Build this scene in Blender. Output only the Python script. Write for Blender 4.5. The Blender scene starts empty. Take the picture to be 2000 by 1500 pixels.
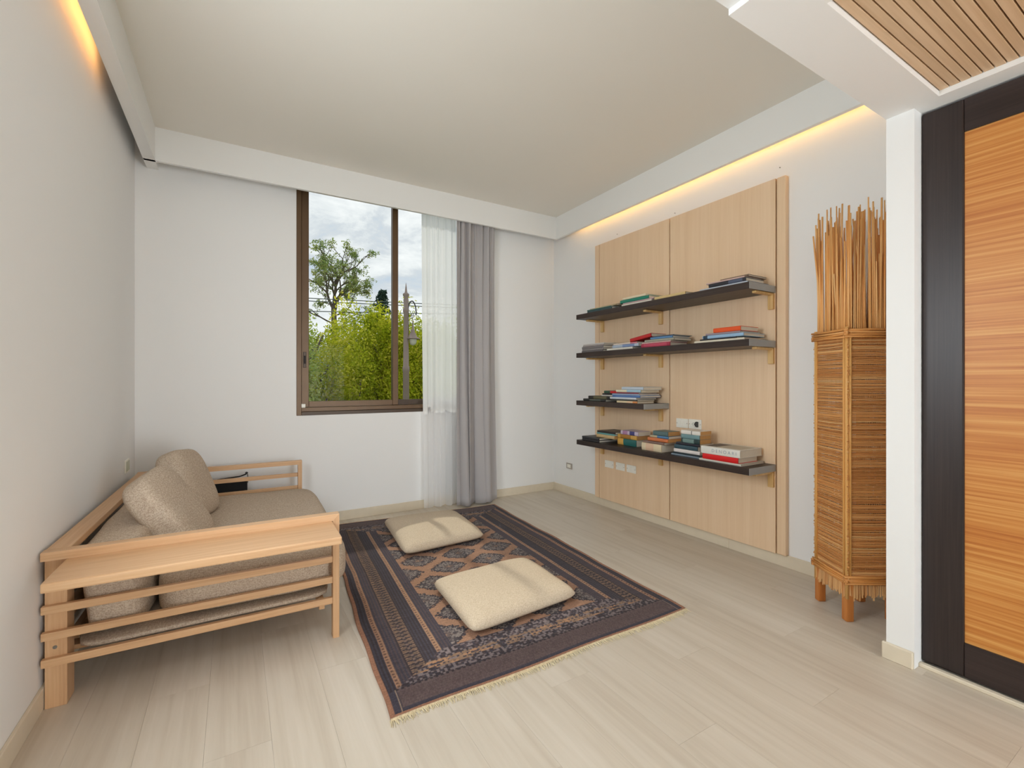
import bpy, bmesh, math, random
import numpy as np
from mathutils import Vector, Matrix, noise as mnoise

random.seed(7)
rng = np.random.default_rng(7)
SC = bpy.context.scene
COL = SC.collection
PI = math.pi

# ------------------------------------------------------------------ camera
CAM_H = 1.2
cam_d = bpy.data.cameras.new('camera')
cam_d.sensor_width = 36.0
cam_d.lens = 36.0 * 902.0 / 2000.0
cam_d.shift_y = -4.5 / 2000.0
cam_d.clip_start = 0.05
cam_d.clip_end = 2000
cam = bpy.data.objects.new('camera', cam_d)
COL.objects.link(cam)
cam.location = (0, 0, CAM_H)
cam.rotation_euler = (PI / 2, 0, -math.radians(30.93))
SC.camera = cam

# ------------------------------------------------------------------ world: bright broken cloud
world = bpy.data.worlds.new('sky')
SC.world = world
world.use_nodes = True
wn = world.node_tree
wn.nodes.clear()
w_out = wn.nodes.new('ShaderNodeOutputWorld')
w_bg = wn.nodes.new('ShaderNodeBackground')
w_tc = wn.nodes.new('ShaderNodeTexCoord')
w_map = wn.nodes.new('ShaderNodeMapping')
w_map.inputs['Scale'].default_value = (1.0, 1.0, 2.0)
w_n1 = wn.nodes.new('ShaderNodeTexNoise')
w_n1.inputs['Scale'].default_value = 6.5
w_n1.inputs['Detail'].default_value = 9
w_n1.inputs['Roughness'].default_value = 0.62
w_n1.inputs['Distortion'].default_value = 0.4
w_r = wn.nodes.new('ShaderNodeValToRGB')
w_r.color_ramp.elements[0].position = 0.30
w_r.color_ramp.elements[0].color = (0.42, 0.50, 0.60, 1)
w_r.color_ramp.elements[1].position = 0.62
w_r.color_ramp.elements[1].color = (0.76, 0.77, 0.78, 1)
e = w_r.color_ramp.elements.new(0.44)
e.color = (0.53, 0.56, 0.60, 1)
e = w_r.color_ramp.elements.new(0.51)
e.color = (0.65, 0.67, 0.69, 1)
wl = wn.links
wl.new(w_tc.outputs['Generated'], w_map.inputs['Vector'])
wl.new(w_map.outputs['Vector'], w_n1.inputs['Vector'])
wl.new(w_n1.outputs['Fac'], w_r.inputs['Fac'])
wl.new(w_r.outputs['Color'], w_bg.inputs['Color'])
w_bg.inputs['Strength'].default_value = 1.4
wl.new(w_bg.outputs['Background'], w_out.inputs['Surface'])

# ------------------------------------------------------------------ hazy sun through the window
sun_d = bpy.data.lights.new('sun', 'SUN')
sun_d.energy = 1.6
sun_d.color = (1.0, 0.95, 0.86)
sun_d.angle = math.radians(1.6)
sun = bpy.data.objects.new('sun', sun_d)
COL.objects.link(sun)
sun.rotation_euler = Vector((0.03, -0.66, -0.75)).to_track_quat('-Z', 'Y').to_euler()
sun.location = (1.2, 9, 9)

# ------------------------------------------------------------------ fill light added behind the camera to brighten the room
hall_d = bpy.data.lights.new('hall_fill', 'AREA')
hall_d.shape = 'RECTANGLE'
hall_d.size = 1.1
hall_d.size_y = 2.1
hall_d.energy = 100
hall_d.color = (0.875, 0.945, 1.0)
hall = bpy.data.objects.new('hall_fill', hall_d)
COL.objects.link(hall)
hall.location = (1.88, -4.1, 1.10)
hall.rotation_euler = (PI / 2, 0, 0)
# second fill light, added out of view at the left wall
side_d = bpy.data.lights.new('side_fill', 'AREA')
side_d.shape = 'RECTANGLE'
side_d.size = 0.98
side_d.size_y = 0.95
side_d.energy = 36
side_d.color = (0.875, 0.945, 1.0)
side = bpy.data.objects.new('side_fill', side_d)
COL.objects.link(side)
side.location = (-0.68, 1.43, 1.64)
side.rotation_euler = (PI / 2, 0, -PI / 2)

vs = SC.view_settings
SC.display_settings.display_device = 'sRGB'
vs.view_transform = 'Standard'
vs.look = 'None'
vs.gamma = 1.0
vs.use_curve_mapping = False
vs.exposure = 0.0
cy = SC.cycles
cy.max_bounces = 9
cy.diffuse_bounces = 6
cy.glossy_bounces = 3
cy.transparent_max_bounces = 10
cy.caustics_reflective = False
cy.caustics_refractive = False
cy.use_adaptive_sampling = True
cy.adaptive_threshold = 0.025

# ================================================================== helpers
def srgb(r, g, b):
    def f(c):
        c /= 255.0
        return c / 12.92 if c <= 0.04045 else ((c + 0.055) / 1.055) ** 2.4
    return (f(r), f(g), f(b), 1.0)


def link(name, me, mats=None, parent=None, loc=(0, 0, 0), rot=(0, 0, 0)):
    o = bpy.data.objects.new(name, me)
    COL.objects.link(o)
    if mats is not None and me is not None and len(me.materials) == 0:
        for m in (mats if isinstance(mats, (list, tuple)) else [mats]):
            me.materials.append(m)
    o.location = loc
    o.rotation_euler = rot
    if parent is not None:
        o.parent = parent
    return o


def thing(name, loc=(0, 0, 0), rot=(0, 0, 0)):
    return link(name, None, None, None, loc, rot)


def tag(o, label, cat, group=None, kind=None):
    if label:
        o['label'] = label
    if cat:
        o['category'] = cat
    if group:
        o['group'] = group
    if kind:
        o['kind'] = kind
    return o


def struct(o, label=None):
    o['kind'] = 'structure'
    if label:
        o['label'] = label
    return o


def mesh(name, verts, faces, smooth=False):
    me = bpy.data.meshes.new(name)
    me.from_pydata([tuple(map(float, v)) for v in verts], [], faces)
    me.update()
    if smooth:
        me.polygons.foreach_set('use_smooth', [True] * len(me.polygons))
    return me


def bm_mesh(name, bm, smooth=False):
    bmesh.ops.recalc_face_normals(bm, faces=bm.faces[:])
    me = bpy.data.meshes.new(name)
    bm.to_mesh(me)
    bm.free()
    if smooth:
        me.polygons.foreach_set('use_smooth', [True] * len(me.polygons))
    return me


def cube_bm(dx, dy, dz, bev=0.0, seg=1, c=(0, 0, 0), bm=None):
    new = bm is None
    b = bmesh.new()
    bmesh.ops.create_cube(b, size=1.0)
    for v in b.verts:
        v.co = Vector((v.co.x * dx, v.co.y * dy, v.co.z * dz))
    if bev > 0:
        bmesh.ops.bevel(b, geom=b.edges[:], offset=min(bev, 0.45 * min(dx, dy, dz)), segments=seg, profile=0.6, affect='EDGES')
    for v in b.verts:
        v.co += Vector(c)
    if new:
        return b
    tmp = bpy.data.meshes.new('tmp')
    b.to_mesh(tmp)
    b.free()
    bm.from_mesh(tmp)
    bpy.data.meshes.remove(tmp)
    return bm


def box(name, x0, x1, y0, y1, z0, z1, mat, parent=None, bev=0.0, seg=1, off=None):
    """A box in world (or the parent's local) coordinates with its own origin at its centre."""
    bm = cube_bm(abs(x1 - x0), abs(y1 - y0), abs(z1 - z0), bev, seg)
    me = bm_mesh(name, bm)
    o = Vector(((x0 + x1) / 2, (y0 + y1) / 2, (z0 + z1) / 2))
    if parent is not None and off is not False and parent.rotation_euler.z == 0:
        o -= parent.location
    return link(name, me, mat, parent, o)


def multi_box(name, boxes, mat, parent=None, bev=0.0):
    bm = bmesh.new()
    for (x0, x1, y0, y1, z0, z1) in boxes:
        cube_bm(x1 - x0, y1 - y0, z1 - z0, bev, 1, ((x0 + x1) / 2, (y0 + y1) / 2, (z0 + z1) / 2), bm)
    return link(name, bm_mesh(name, bm), mat, parent)


def lathe_data(profile, seg=16, c=(0, 0, 0)):
    vs_, fs = [], []
    n = len(profile)
    for i in range(seg):
        a = 2 * PI * i / seg
        for (r, z) in profile:
            vs_.append((c[0] + r * math.cos(a), c[1] + r * math.sin(a), c[2] + z))
    for i in range(seg):
        j = (i + 1) % seg
        for k in range(n - 1):
            fs.append((i * n + k, j * n + k, j * n + k + 1, i * n + k + 1))
    return vs_, fs


def tube_data(pts, radii, seg=8, cap=True):
    pts = [Vector(p) for p in pts]
    if not isinstance(radii, (list, tuple)):
        radii = [radii] * len(pts)
    vs_, fs = [], []
    up = Vector((0, 0, 1))
    prev = None
    for i, p in enumerate(pts):
        if i == 0:
            t = pts[1] - pts[0]
        elif i == len(pts) - 1:
            t = pts[-1] - pts[-2]
        else:
            t = pts[i + 1] - pts[i - 1]
        t.normalize()
        if prev is None:
            a = up if abs(t.z) < 0.9 else Vector((1, 0, 0))
            n = (a - t * a.dot(t)).normalized()
        else:
            n = (prev - t * prev.dot(t))
            n = n.normalized() if n.length > 1e-6 else Vector((1, 0, 0))
        prev = n
        b = t.cross(n)
        for k in range(seg):
            an = 2 * PI * k / seg
            vs_.append(tuple(p + (n * math.cos(an) + b * math.sin(an)) * radii[i]))
    for i in range(len(pts) - 1):
        for k in range(seg):
            k2 = (k + 1) % seg
            fs.append((i * seg + k, i * seg + k2, (i + 1) * seg + k2, (i + 1) * seg + k))
    if cap:
        fs.append(tuple(range(seg - 1, -1, -1)))
        fs.append(tuple((len(pts) - 1) * seg + k for k in range(seg)))
    return vs_, fs


class Acc:
    """collects pieces into one mesh"""
    def __init__(self):
        self.v, self.f = [], []

    def add(self, vf):
        b = len(self.v)
        self.v += vf[0]
        self.f += [tuple(i + b for i in f) for f in vf[1]]
        return self

    def box(self, x0, x1, y0, y1, z0, z1):
        v = [(x, y, z) for x in (x0, x1) for y in (y0, y1) for z in (z0, z1)]
        f = [(0, 1, 3, 2), (4, 6, 7, 5), (0, 4, 5, 1), (2, 3, 7, 6), (0, 2, 6, 4), (1, 5, 7, 3)]
        return self.add((v, f))

    def obj(self, name, mat, parent=None, loc=(0, 0, 0), rot=(0, 0, 0), smooth=False):
        return link(name, mesh(name, self.v, self.f, smooth), mat, parent, loc, rot)


def rounded_block(name, dx, dy, dz, p=5.0, n=14, wob=0.0, seed=0, pz=None, puff=0.0):
    """soft cushion: a cube grid pushed on to a superellipsoid, with gentle waviness"""
    bm = bmesh.new()
    bmesh.ops.create_cube(bm, size=2.0)
    bmesh.ops.subdivide_edges(bm, edges=bm.edges[:], cuts=n, use_grid_fill=True)
    pz = pz or p
    for v in bm.verts:
        c = v.co
        x, y, z = c.x, c.y, c.z
        s = (abs(x) ** p + abs(y) ** p + abs(z) ** pz) ** (1.0 / p)
        x, y, z = x / s, y / s, z / s
        bul = 1.0 + puff * (1 - x * x) * (1 - y * y)
        q = Vector((x * dx / 2, y * dy / 2, z * dz / 2 * bul))
        if wob:
            w = mnoise.noise_vector(Vector((q.x * 4 + seed, q.y * 4, q.z * 4)))
            q += Vector((w.x, w.y, w.z)) * wob
        v.co = q
    return bm_mesh(name, bm, True)


# ================================================================== materials
def new_mat(name):
    m = bpy.data.materials.new(name)
    m.use_nodes = True
    nt = m.node_tree
    b = nt.nodes['Principled BSDF']
    return m, nt, b


def plain(name, col, rough=0.5, metal=0.0, spec=None, bump=0.0, bscale=200.0, var=0.0):
    m, nt, b = new_mat(name)
    b.inputs['Base Color'].default_value = col
    b.inputs['Roughness'].default_value = rough
    b.inputs['Metallic'].default_value = metal
    if spec is not None:
        b.inputs['Specular IOR Level'].default_value = spec
    if bump or var:
        tc = nt.nodes.new('ShaderNodeTexCoord')
        no = nt.nodes.new('ShaderNodeTexNoise')
        no.inputs['Scale'].default_value = bscale
        no.inputs['Detail'].default_value = 4
        nt.links.new(tc.outputs['Object'], no.inputs['Vector'])
        if bump:
            bp = nt.nodes.new('ShaderNodeBump')
            bp.inputs['Strength'].default_value = bump
            bp.inputs['Distance'].default_value = 0.002
            nt.links.new(no.outputs['Fac'], bp.inputs['Height'])
            nt.links.new(bp.outputs['Normal'], b.inputs['Normal'])
        if var:
            mx = nt.nodes.new('ShaderNodeMix')
            mx.data_type = 'RGBA'
            mx.inputs[6].default_value = tuple(c * (1 - var) for c in col[:3]) + (1,)
            mx.inputs[7].default_value = tuple(min(1, c * (1 + var)) for c in col[:3]) + (1,)
            nt.links.new(no.outputs['Fac'], mx.inputs[0])
            nt.links.new(mx.outputs[2], b.inputs['Base Color'])
    return m


def wood(name, cols, axis='X', fine=60.0, stretch=0.035, rough=0.45, per_obj=0.25, bump=0.08, spec=0.4, broad=0.25, obj_tone=0.0):
    """straight-grained wood, grain along one local axis; every object gets its own cut of the grain"""
    m, nt, b = new_mat(name)
    L = nt.links
    tc = nt.nodes.new('ShaderNodeTexCoord')
    oi = nt.nodes.new('ShaderNodeObjectInfo')
    mp = nt.nodes.new('ShaderNodeMapping')
    sc = {'X': (stretch, 1, 1), 'Y': (1, stretch, 1), 'Z': (1, 1, stretch)}[axis]
    mp.inputs['Scale'].default_value = tuple(s * fine for s in sc)
    cmb = nt.nodes.new('ShaderNodeCombineXYZ')
    mul = nt.nodes.new('ShaderNodeMath')
    mul.operation = 'MULTIPLY'
    mul.inputs[1].default_value = 37.0
    L.new(oi.outputs['Random'], mul.inputs[0])
    for k in range(3):
        L.new(mul.outputs[0], cmb.inputs[k])
    L.new(tc.outputs['Object'], mp.inputs['Vector'])
    L.new(cmb.outputs[0], mp.inputs['Location'])
    n1 = nt.nodes.new('ShaderNodeTexNoise')
    n1.inputs['Scale'].default_value = 1.0
    n1.inputs['Detail'].default_value = 6
    n1.inputs['Roughness'].default_value = 0.6
    n1.inputs['Distortion'].default_value = 0.3
    L.new(mp.outputs[0], n1.inputs['Vector'])
    mp2 = nt.nodes.new('ShaderNodeMapping')
    mp2.inputs['Scale'].default_value = tuple(s * fine * broad * 0.4 for s in sc)
    L.new(tc.outputs['Object'], mp2.inputs['Vector'])
    L.new(cmb.outputs[0], mp2.inputs['Location'])
    n2 = nt.nodes.new('ShaderNodeTexNoise')
    n2.inputs['Scale'].default_value = 1.0
    n2.inputs['Detail'].default_value = 3
    L.new(mp2.outputs[0], n2.inputs['Vector'])
    ad = nt.nodes.new('ShaderNodeMath')
    ad.operation = 'MULTIPLY_ADD'
    ad.inputs[1].default_value = 0.55
    L.new(n1.outputs['Fac'], ad.inputs[0])
    m2 = nt.nodes.new('ShaderNodeMath')
    m2.operation = 'MULTIPLY'
    m2.inputs[1].default_value = 0.45
    L.new(n2.outputs['Fac'], m2.inputs[0])
    L.new(m2.outputs[0], ad.inputs[2])
    rp = nt.nodes.new('ShaderNodeValToRGB')
    els = rp.color_ramp.elements
    els[0].position, els[1].position = 0.34, 0.66
    els[0].color, els[1].color = cols[0], cols[-1]
    for i, c in enumerate(cols[1:-1]):
        e_ = els.new(0.34 + 0.32 * (i + 1) / (len(cols) - 1))
        e_.color = c
    L.new(ad.outputs[0], rp.inputs['Fac'])
    out = rp.outputs['Color']
    if obj_tone:
        hs = nt.nodes.new('ShaderNodeHueSaturation')
        mr = nt.nodes.new('ShaderNodeMapRange')
        mr.inputs['To Min'].default_value = 1 - obj_tone
        mr.inputs['To Max'].default_value = 1 + obj_tone
        L.new(oi.outputs['Random'], mr.inputs['Value'])
        L.new(mr.outputs[0], hs.inputs['Value'])
        L.new(out, hs.inputs['Color'])
        out = hs.outputs['Color']
    L.new(out, b.inputs['Base Color'])
    b.inputs['Roughness'].default_value = rough
    b.inputs['Specular IOR Level'].default_value = spec
    if bump:
        bp = nt.nodes.new('ShaderNodeBump')
        bp.inputs['Strength'].default_value = bump
        bp.inputs['Distance'].default_value = 0.001
        L.new(n1.outputs['Fac'], bp.inputs['Height'])
        L.new(bp.outputs['Normal'], b.inputs['Normal'])
    return m


def fabric(name, c1, c2, scale=330.0, rough=0.95, bump=0.5):
    """two-tone slubby weave: crossed thread noise"""
    m, nt, b = new_mat(name)
    L = nt.links
    tc = nt.nodes.new('ShaderNodeTexCoord')

    def threads(sc):
        mp = nt.nodes.new('ShaderNodeMapping')
        mp.inputs['Scale'].default_value = sc
        L.new(tc.outputs['Object'], mp.inputs['Vector'])
        n = nt.nodes.new('ShaderNodeTexNoise')
        n.inputs['Scale'].default_value = scale
        n.inputs['Detail'].default_value = 1.5
        L.new(mp.outputs[0], n.inputs['Vector'])
        return n.outputs['Fac']
    mxm = nt.nodes.new('ShaderNodeMath')
    mxm.operation = 'MAXIMUM'
    L.new(threads((0.35, 1, 1)), mxm.inputs[0])
    L.new(threads((1, 0.35, 0.6)), mxm.inputs[1])
    mr = nt.nodes.new('ShaderNodeMapRange')
    mr.inputs['From Min'].default_value = 0.42
    mr.inputs['From Max'].default_value = 0.68
    L.new(mxm.outputs[0], mr.inputs['Value'])
    mx = nt.nodes.new('ShaderNodeMix')
    mx.data_type = 'RGBA'
    mx.inputs[6].default_value = c1
    mx.inputs[7].default_value = c2
    L.new(mr.outputs[0], mx.inputs[0])
    L.new(mx.outputs[2], b.inputs['Base Color'])
    b.inputs['Roughness'].default_value = rough
    b.inputs['Specular IOR Level'].default_value = 0.15
    bp = nt.nodes.new('ShaderNodeBump')
    bp.inputs['Strength'].default_value = bump
    bp.inputs['Distance'].default_value = 0.0012
    L.new(mr.outputs[0], bp.inputs['Height'])
    L.new(bp.outputs['Normal'], b.inputs['Normal'])
    return m


M = {}
M['wall'] = plain('wall_paint', srgb(241, 241, 240), 0.7, spec=0.25, bump=0.05, bscale=90)
M['ceil'] = plain('ceiling_paint', srgb(240, 236, 227), 0.75, spec=0.2)
M['trim'] = plain('valance_paint', srgb(241, 241, 239), 0.6, spec=0.3)
M['floor'] = wood('pale_oak_laminate', [srgb(196, 183, 165), srgb(210, 199, 182), srgb(219, 209, 194)], 'Y', fine=26, stretch=0.045, rough=0.42, bump=0.03, spec=0.35, broad=0.3, obj_tone=0.008)
M['subfloor'] = plain('subfloor', srgb(150, 136, 116), 0.8)
M['base'] = plain('cream_skirting', srgb(224, 212, 190), 0.5, var=0.05, bscale=18)
BEECH = [srgb(192, 148, 108), srgb(210, 168, 126), srgb(220, 182, 142)]
for a in 'XYZ':
    M['beech' + a] = wood('beech_' + a, BEECH, a, fine=90, stretch=0.03, rough=0.42, bump=0.05, obj_tone=0.03)
M['panel'] = wood('oak_veneer', [srgb(230, 197, 160), srgb(237, 206, 170), srgb(242, 213, 180)], 'Z', fine=240, stretch=0.012, rough=0.5, bump=0.04, broad=0.2)
M['gap'] = plain('dark_gap', srgb(52, 36, 26), 0.8)
M['wenge'] = wood('dark_wenge', [srgb(44, 34, 30), srgb(58, 46, 41), srgb(72, 59, 53)], 'Y', fine=140, stretch=0.02, rough=0.42, bump=0.06)
M['wengeZ'] = wood('dark_wenge_upright', [srgb(36, 26, 24), srgb(48, 37, 34), srgb(58, 46, 43)], 'Z', fine=120, stretch=0.02, rough=0.38, bump=0.08)
M['wengeY'] = wood('dark_wenge_rail', [srgb(34, 24, 22), srgb(46, 34, 31), srgb(56, 43, 40)], 'Y', fine=120, stretch=0.02, rough=0.38, bump=0.08)
M['grey_end'] = plain('grey_edge_band', srgb(158, 160, 160), 0.5, var=0.05, bscale=30)
M['pine'] = wood('yellow_pine', [srgb(206, 164, 102), srgb(222, 184, 124), srgb(232, 198, 142)], 'Z', fine=60, stretch=0.05, rough=0.5)
M['bamboo'] = wood('bamboo_strips', [srgb(176, 101, 40), srgb(199, 130, 61), srgb(218, 161, 90)], 'Y', fine=110, stretch=0.010, rough=0.4, bump=0.1, broad=2.4)
M['slat'] = wood('ceiling_cedar', [srgb(202, 170, 134), srgb(214, 184, 150), srgb(224, 196, 164)], 'X', fine=60, stretch=0.03, rough=0.55, obj_tone=0.03)
M['bronze'] = plain('bronze_aluminium', srgb(98, 74, 50), 0.38, 0.35, var=0.12, bscale=6)
M['bronze_dark'] = plain('bronze_aluminium_dark', srgb(72, 56, 42), 0.4, 0.3)
M['black'] = plain('black_fabric', srgb(18, 17, 18), 0.8)
M['metal'] = plain('dull_metal', srgb(150, 146, 138), 0.35, 0.9)
M['socket'] = plain('ivory_plastic', srgb(246, 243, 232), 0.35)
M['socket_grey'] = plain('grey_plastic', srgb(176, 168, 158), 0.4)
M['socket_dark'] = plain('charcoal_plastic', srgb(70, 68, 66), 0.4)
M['switch_g'] = plain('greenish_plastic', srgb(196, 200, 180), 0.4)
M['sofa_fab'] = fabric('sofa_weave', srgb(172, 152, 133), srgb(206, 190, 170), 240)
M['floor_fab'] = fabric('floor_cushion_weave', srgb(192, 174, 150), srgb(214, 198, 175), 300, bump=0.35)
M['reed'] = wood('reed', [srgb(208, 136, 70), srgb(232, 172, 104), srgb(242, 198, 138)], 'Z', fine=40, stretch=0.06, rough=0.45, obj_tone=0.14)
M['lamp_leg'] = wood('stained_leg', [srgb(176, 100, 40), srgb(196, 120, 56), srgb(206, 136, 72)], 'Z', fine=60, stretch=0.04, rough=0.4)
M['lamp_post'] = wood('lamp_post_wood', [srgb(206, 144, 70), srgb(222, 164, 92), srgb(232, 184, 116)], 'Z', fine=80, stretch=0.02, rough=0.45)
M['lamp_band'] = wood('lamp_band_wood', [srgb(200, 132, 62), srgb(218, 152, 84), srgb(228, 172, 108)], 'X', fine=80, stretch=0.03, rough=0.5)


def weave_mat(name, cols):
    """thin strips, each with its own tone"""
    m, nt, b = new_mat(name)
    g = nt.nodes.new('ShaderNodeNewGeometry')
    rp = nt.nodes.new('ShaderNodeValToRGB')
    rp.color_ramp.elements[0].color = cols[0]
    rp.color_ramp.elements[1].color = cols[-1]
    for i, c in enumerate(cols[1:-1]):
        e_ = rp.color_ramp.elements.new((i + 1) / (len(cols) - 1))
        e_.color = c
    nt.links.new(g.outputs['Random Per Island'], rp.inputs['Fac'])
    nt.links.new(rp.outputs[0], b.inputs['Base Color'])
    b.inputs['Roughness'].default_value = 0.5
    return m


M['weft'] = weave_mat('rattan_strips', [srgb(186, 120, 62), srgb(222, 162, 98), srgb(200, 134, 74), srgb(238, 190, 128)])
M['fringe_reed'] = weave_mat('reed_ends', [srgb(196, 134, 76), srgb(228, 180, 122), srgb(204, 154, 100)])
M['pages'] = plain('book_pages', srgb(224, 216, 200), 0.8, var=0.06, bscale=60)
M['pages_tan'] = plain('aged_pages', srgb(206, 158, 100), 0.8, var=0.08, bscale=60)


def leaf_mat(name, cols, trans=0.55):
    m, nt, b = new_mat(name)
    nt.nodes.remove(b)
    L = nt.links
    g = nt.nodes.new('ShaderNodeNewGeometry')
    tc = nt.nodes.new('ShaderNodeTexCoord')
    no = nt.nodes.new('ShaderNodeTexNoise')
    no.inputs['Scale'].default_value = 1.3
    L.new(tc.outputs['Object'], no.inputs['Vector'])
    ad = nt.nodes.new('ShaderNodeMath')
    ad.operation = 'MULTIPLY_ADD'
    ad.inputs[1].default_value = 0.55
    L.new(g.outputs['Random Per Island'], ad.inputs[0])
    mm = nt.nodes.new('ShaderNodeMath')
    mm.operation = 'MULTIPLY_ADD'
    mm.inputs[1].default_value = 1.4
    mm.inputs[2].default_value = -0.48
    L.new(no.outputs['Fac'], mm.inputs[0])
    L.new(mm.outputs[0], ad.inputs[2])
    rp = nt.nodes.new('ShaderNodeValToRGB')
    rp.color_ramp.elements[0].color = cols[0]
    rp.color_ramp.elements[1].color = cols[-1]
    for i, c in enumerate(cols[1:-1]):
        e_ = rp.color_ramp.elements.new((i + 1) / (len(cols) - 1))
        e_.color = c
    L.new(ad.outputs[0], rp.inputs['Fac'])
    d = nt.nodes.new('ShaderNodeBsdfDiffuse')
    t = nt.nodes.new('ShaderNodeBsdfTranslucent')
    mx = nt.nodes.new('ShaderNodeMixShader')
    mx.inputs[0].default_value = trans
    L.new(rp.outputs[0], d.inputs[0])
    L.new(rp.outputs[0], t.inputs[0])
    L.new(d.outputs[0], mx.inputs[1])
    L.new(t.outputs[0], mx.inputs[2])
    L.new(mx.outputs[0], nt.nodes['Material Output'].inputs[0])
    return m


M['leaf_yellow'] = leaf_mat('yellow_green_leaves', [srgb(112, 130, 30), srgb(170, 184, 44), srgb(218, 216, 66), srgb(242, 226, 116)])
M['leaf_green'] = leaf_mat('green_leaves', [srgb(112, 136, 58), srgb(160, 182, 80), srgb(202, 212, 108), srgb(228, 222, 144)])
M['leaf_tall'] = leaf_mat('tall_tree_leaves', [srgb(100, 124, 84), srgb(136, 158, 92), srgb(172, 182, 108), srgb(176, 164, 124)])
M['leaf_conifer'] = leaf_mat('conifer_needles', [srgb(50, 70, 66), srgb(70, 92, 82), srgb(88, 106, 88)], 0.2)
M['bark'] = plain('bark', srgb(104, 92, 80), 0.9, var=0.2, bscale=20)
M['ground'] = plain('lawn', srgb(92, 104, 52), 0.95, var=0.3, bscale=2)
M['post'] = plain('painted_lamp_post', srgb(150, 132, 124), 0.6, var=0.08, bscale=12)
M['post_iron'] = plain('dark_iron', srgb(62, 62, 64), 0.5, 0.4)
M['opal'] = plain('opal_glass', srgb(220, 216, 205), 0.3)
M['wire'] = plain('cable_sheath', srgb(88, 98, 96), 0.6)


def glass_mat():
    m, nt, b = new_mat('window_glass')
    nt.nodes.remove(b)
    t = nt.nodes.new('ShaderNodeBsdfTransparent')
    t.inputs[0].default_value = (0.95, 0.965, 0.955, 1)
    g = nt.nodes.new('ShaderNodeBsdfGlossy')
    g.inputs['Roughness'].default_value = 0.02
    fr = nt.nodes.new('ShaderNodeFresnel')
    fr.inputs[0].default_value = 1.08
    mx = nt.nodes.new('ShaderNodeMixShader')
    nt.links.new(fr.outputs[0], mx.inputs[0])
    nt.links.new(t.outputs[0], mx.inputs[1])
    nt.links.new(g.outputs[0], mx.inputs[2])
    nt.links.new(mx.outputs[0], nt.nodes['Material Output'].inputs[0])
    return m


M['glass'] = glass_mat()


def cloth_thin(name, col, trans, clear):
    m, nt, b = new_mat(name)
    nt.nodes.remove(b)
    L = nt.links
    d = nt.nodes.new('ShaderNodeBsdfDiffuse')
    d.inputs[0].default_value = col
    t = nt.nodes.new('ShaderNodeBsdfTranslucent')
    t.inputs[0].default_value = col
    x = nt.nodes.new('ShaderNodeBsdfTransparent')
    m1 = nt.nodes.new('ShaderNodeMixShader')
    m1.inputs[0].default_value = trans
    L.new(d.outputs[0], m1.inputs[1])
    L.new(t.outputs[0], m1.inputs[2])
    m2 = nt.nodes.new('ShaderNodeMixShader')
    m2.inputs[0].default_value = clear
    L.new(m1.outputs[0], m2.inputs[1])
    L.new(x.outputs[0], m2.inputs[2])
    L.new(m2.outputs[0], nt.nodes['Material Output'].inputs[0])
    return m


M['sheer'] = cloth_thin('sheer_voile', (0.985, 0.985, 0.985, 1), 0.72, 0.13)
M['drape'] = plain('grey_drape', srgb(178, 174, 174), 0.85, spec=0.15, bump=0.15, bscale=500)

# ================================================================== dimensions of the room
XL, XR, YB = -0.613, 3.06, 4.195
ZC = 2.968            # main ceiling
ZV = 2.735            # bottom of valances
ZS, ZS2 = 2.34, 2.36  # soffit undersides
YS = 0.887            # front of soffit
YREAR = -4.2

# ------------------------------------------------------------------ floor of loose-laid planks
fl = struct(box('floor', XL - 0.1, XR + 0.05, YREAR, YB + 0.05, -0.10, -0.010, M['subfloor']))
pw, plen, gap = 0.192, 1.215, 0.0005
ix = 0
x = XL - 0.05
while x < XR:
    y = YREAR - (0.37 * ix % 1.0) * plen
    while y < YB:
        y0, y1 = max(y, YREAR), min(y + plen, YB)
        x1 = min(x + pw, XR + 0.02)
        if y1 - y0 > 0.03:
            box('plank', x + gap / 2, x1 - gap / 2, y0 + gap / 2, y1 - gap / 2, -0.0099, 0.0, M['floor'], fl)
        y += plen
    x += pw
    ix += 1

# ------------------------------------------------------------------ walls
struct(multi_box('wall_left', [  # opening made for the added side fill light
    (XL - 0.15, XL, 1.94, YB + 0.25, 0, ZC + 0.1),
    (XL - 0.15, XL, YREAR, 0.92, 0, ZC + 0.1),
    (XL - 0.15, XL, 0.92, 1.94, 0, 1.15),
    (XL - 0.15, XL, 0.92, 1.94, 2.13, ZC + 0.1)], M['wall']))
struct(box('wall_right', XR, XR + 0.15, YS - 0.1, YB + 0.25, 0, ZC + 0.1, M['wall']))
WX0, WX1, WZ0, WZ1 = 0.434, 2.16, 0.918, 2.955
struct(multi_box('wall_back', [
    (XL, WX0, YB, YB + 0.22, 0, ZC + 0.1),
    (WX1, XR, YB, YB + 0.22, 0, ZC + 0.1),
    (WX0, WX1, YB, YB + 0.22, 0, WZ0),
    (WX0, WX1, YB, YB + 0.22, WZ1, ZC + 0.1)], M['wall']))
# nib wall beside the sliding door
struct(box('wall_nib', 2.43, XR, 0.79, YS, 0, ZS, M['wall']))
struct(box('wall_niche', 2.58, 2.70, YREAR, 0.79, 0, ZC, M['wall']))
struct(multi_box('wall_rear', [  # gap left for the fill light added behind the camera
    (XL, 1.28, YREAR - 0.12, YREAR, 0, ZC),
    (2.45, 2.70, YREAR - 0.12, YREAR, 0, ZC),
    (1.28, 2.45, YREAR - 0.12, YREAR, 2.22, ZC)], M['wall']))

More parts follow.
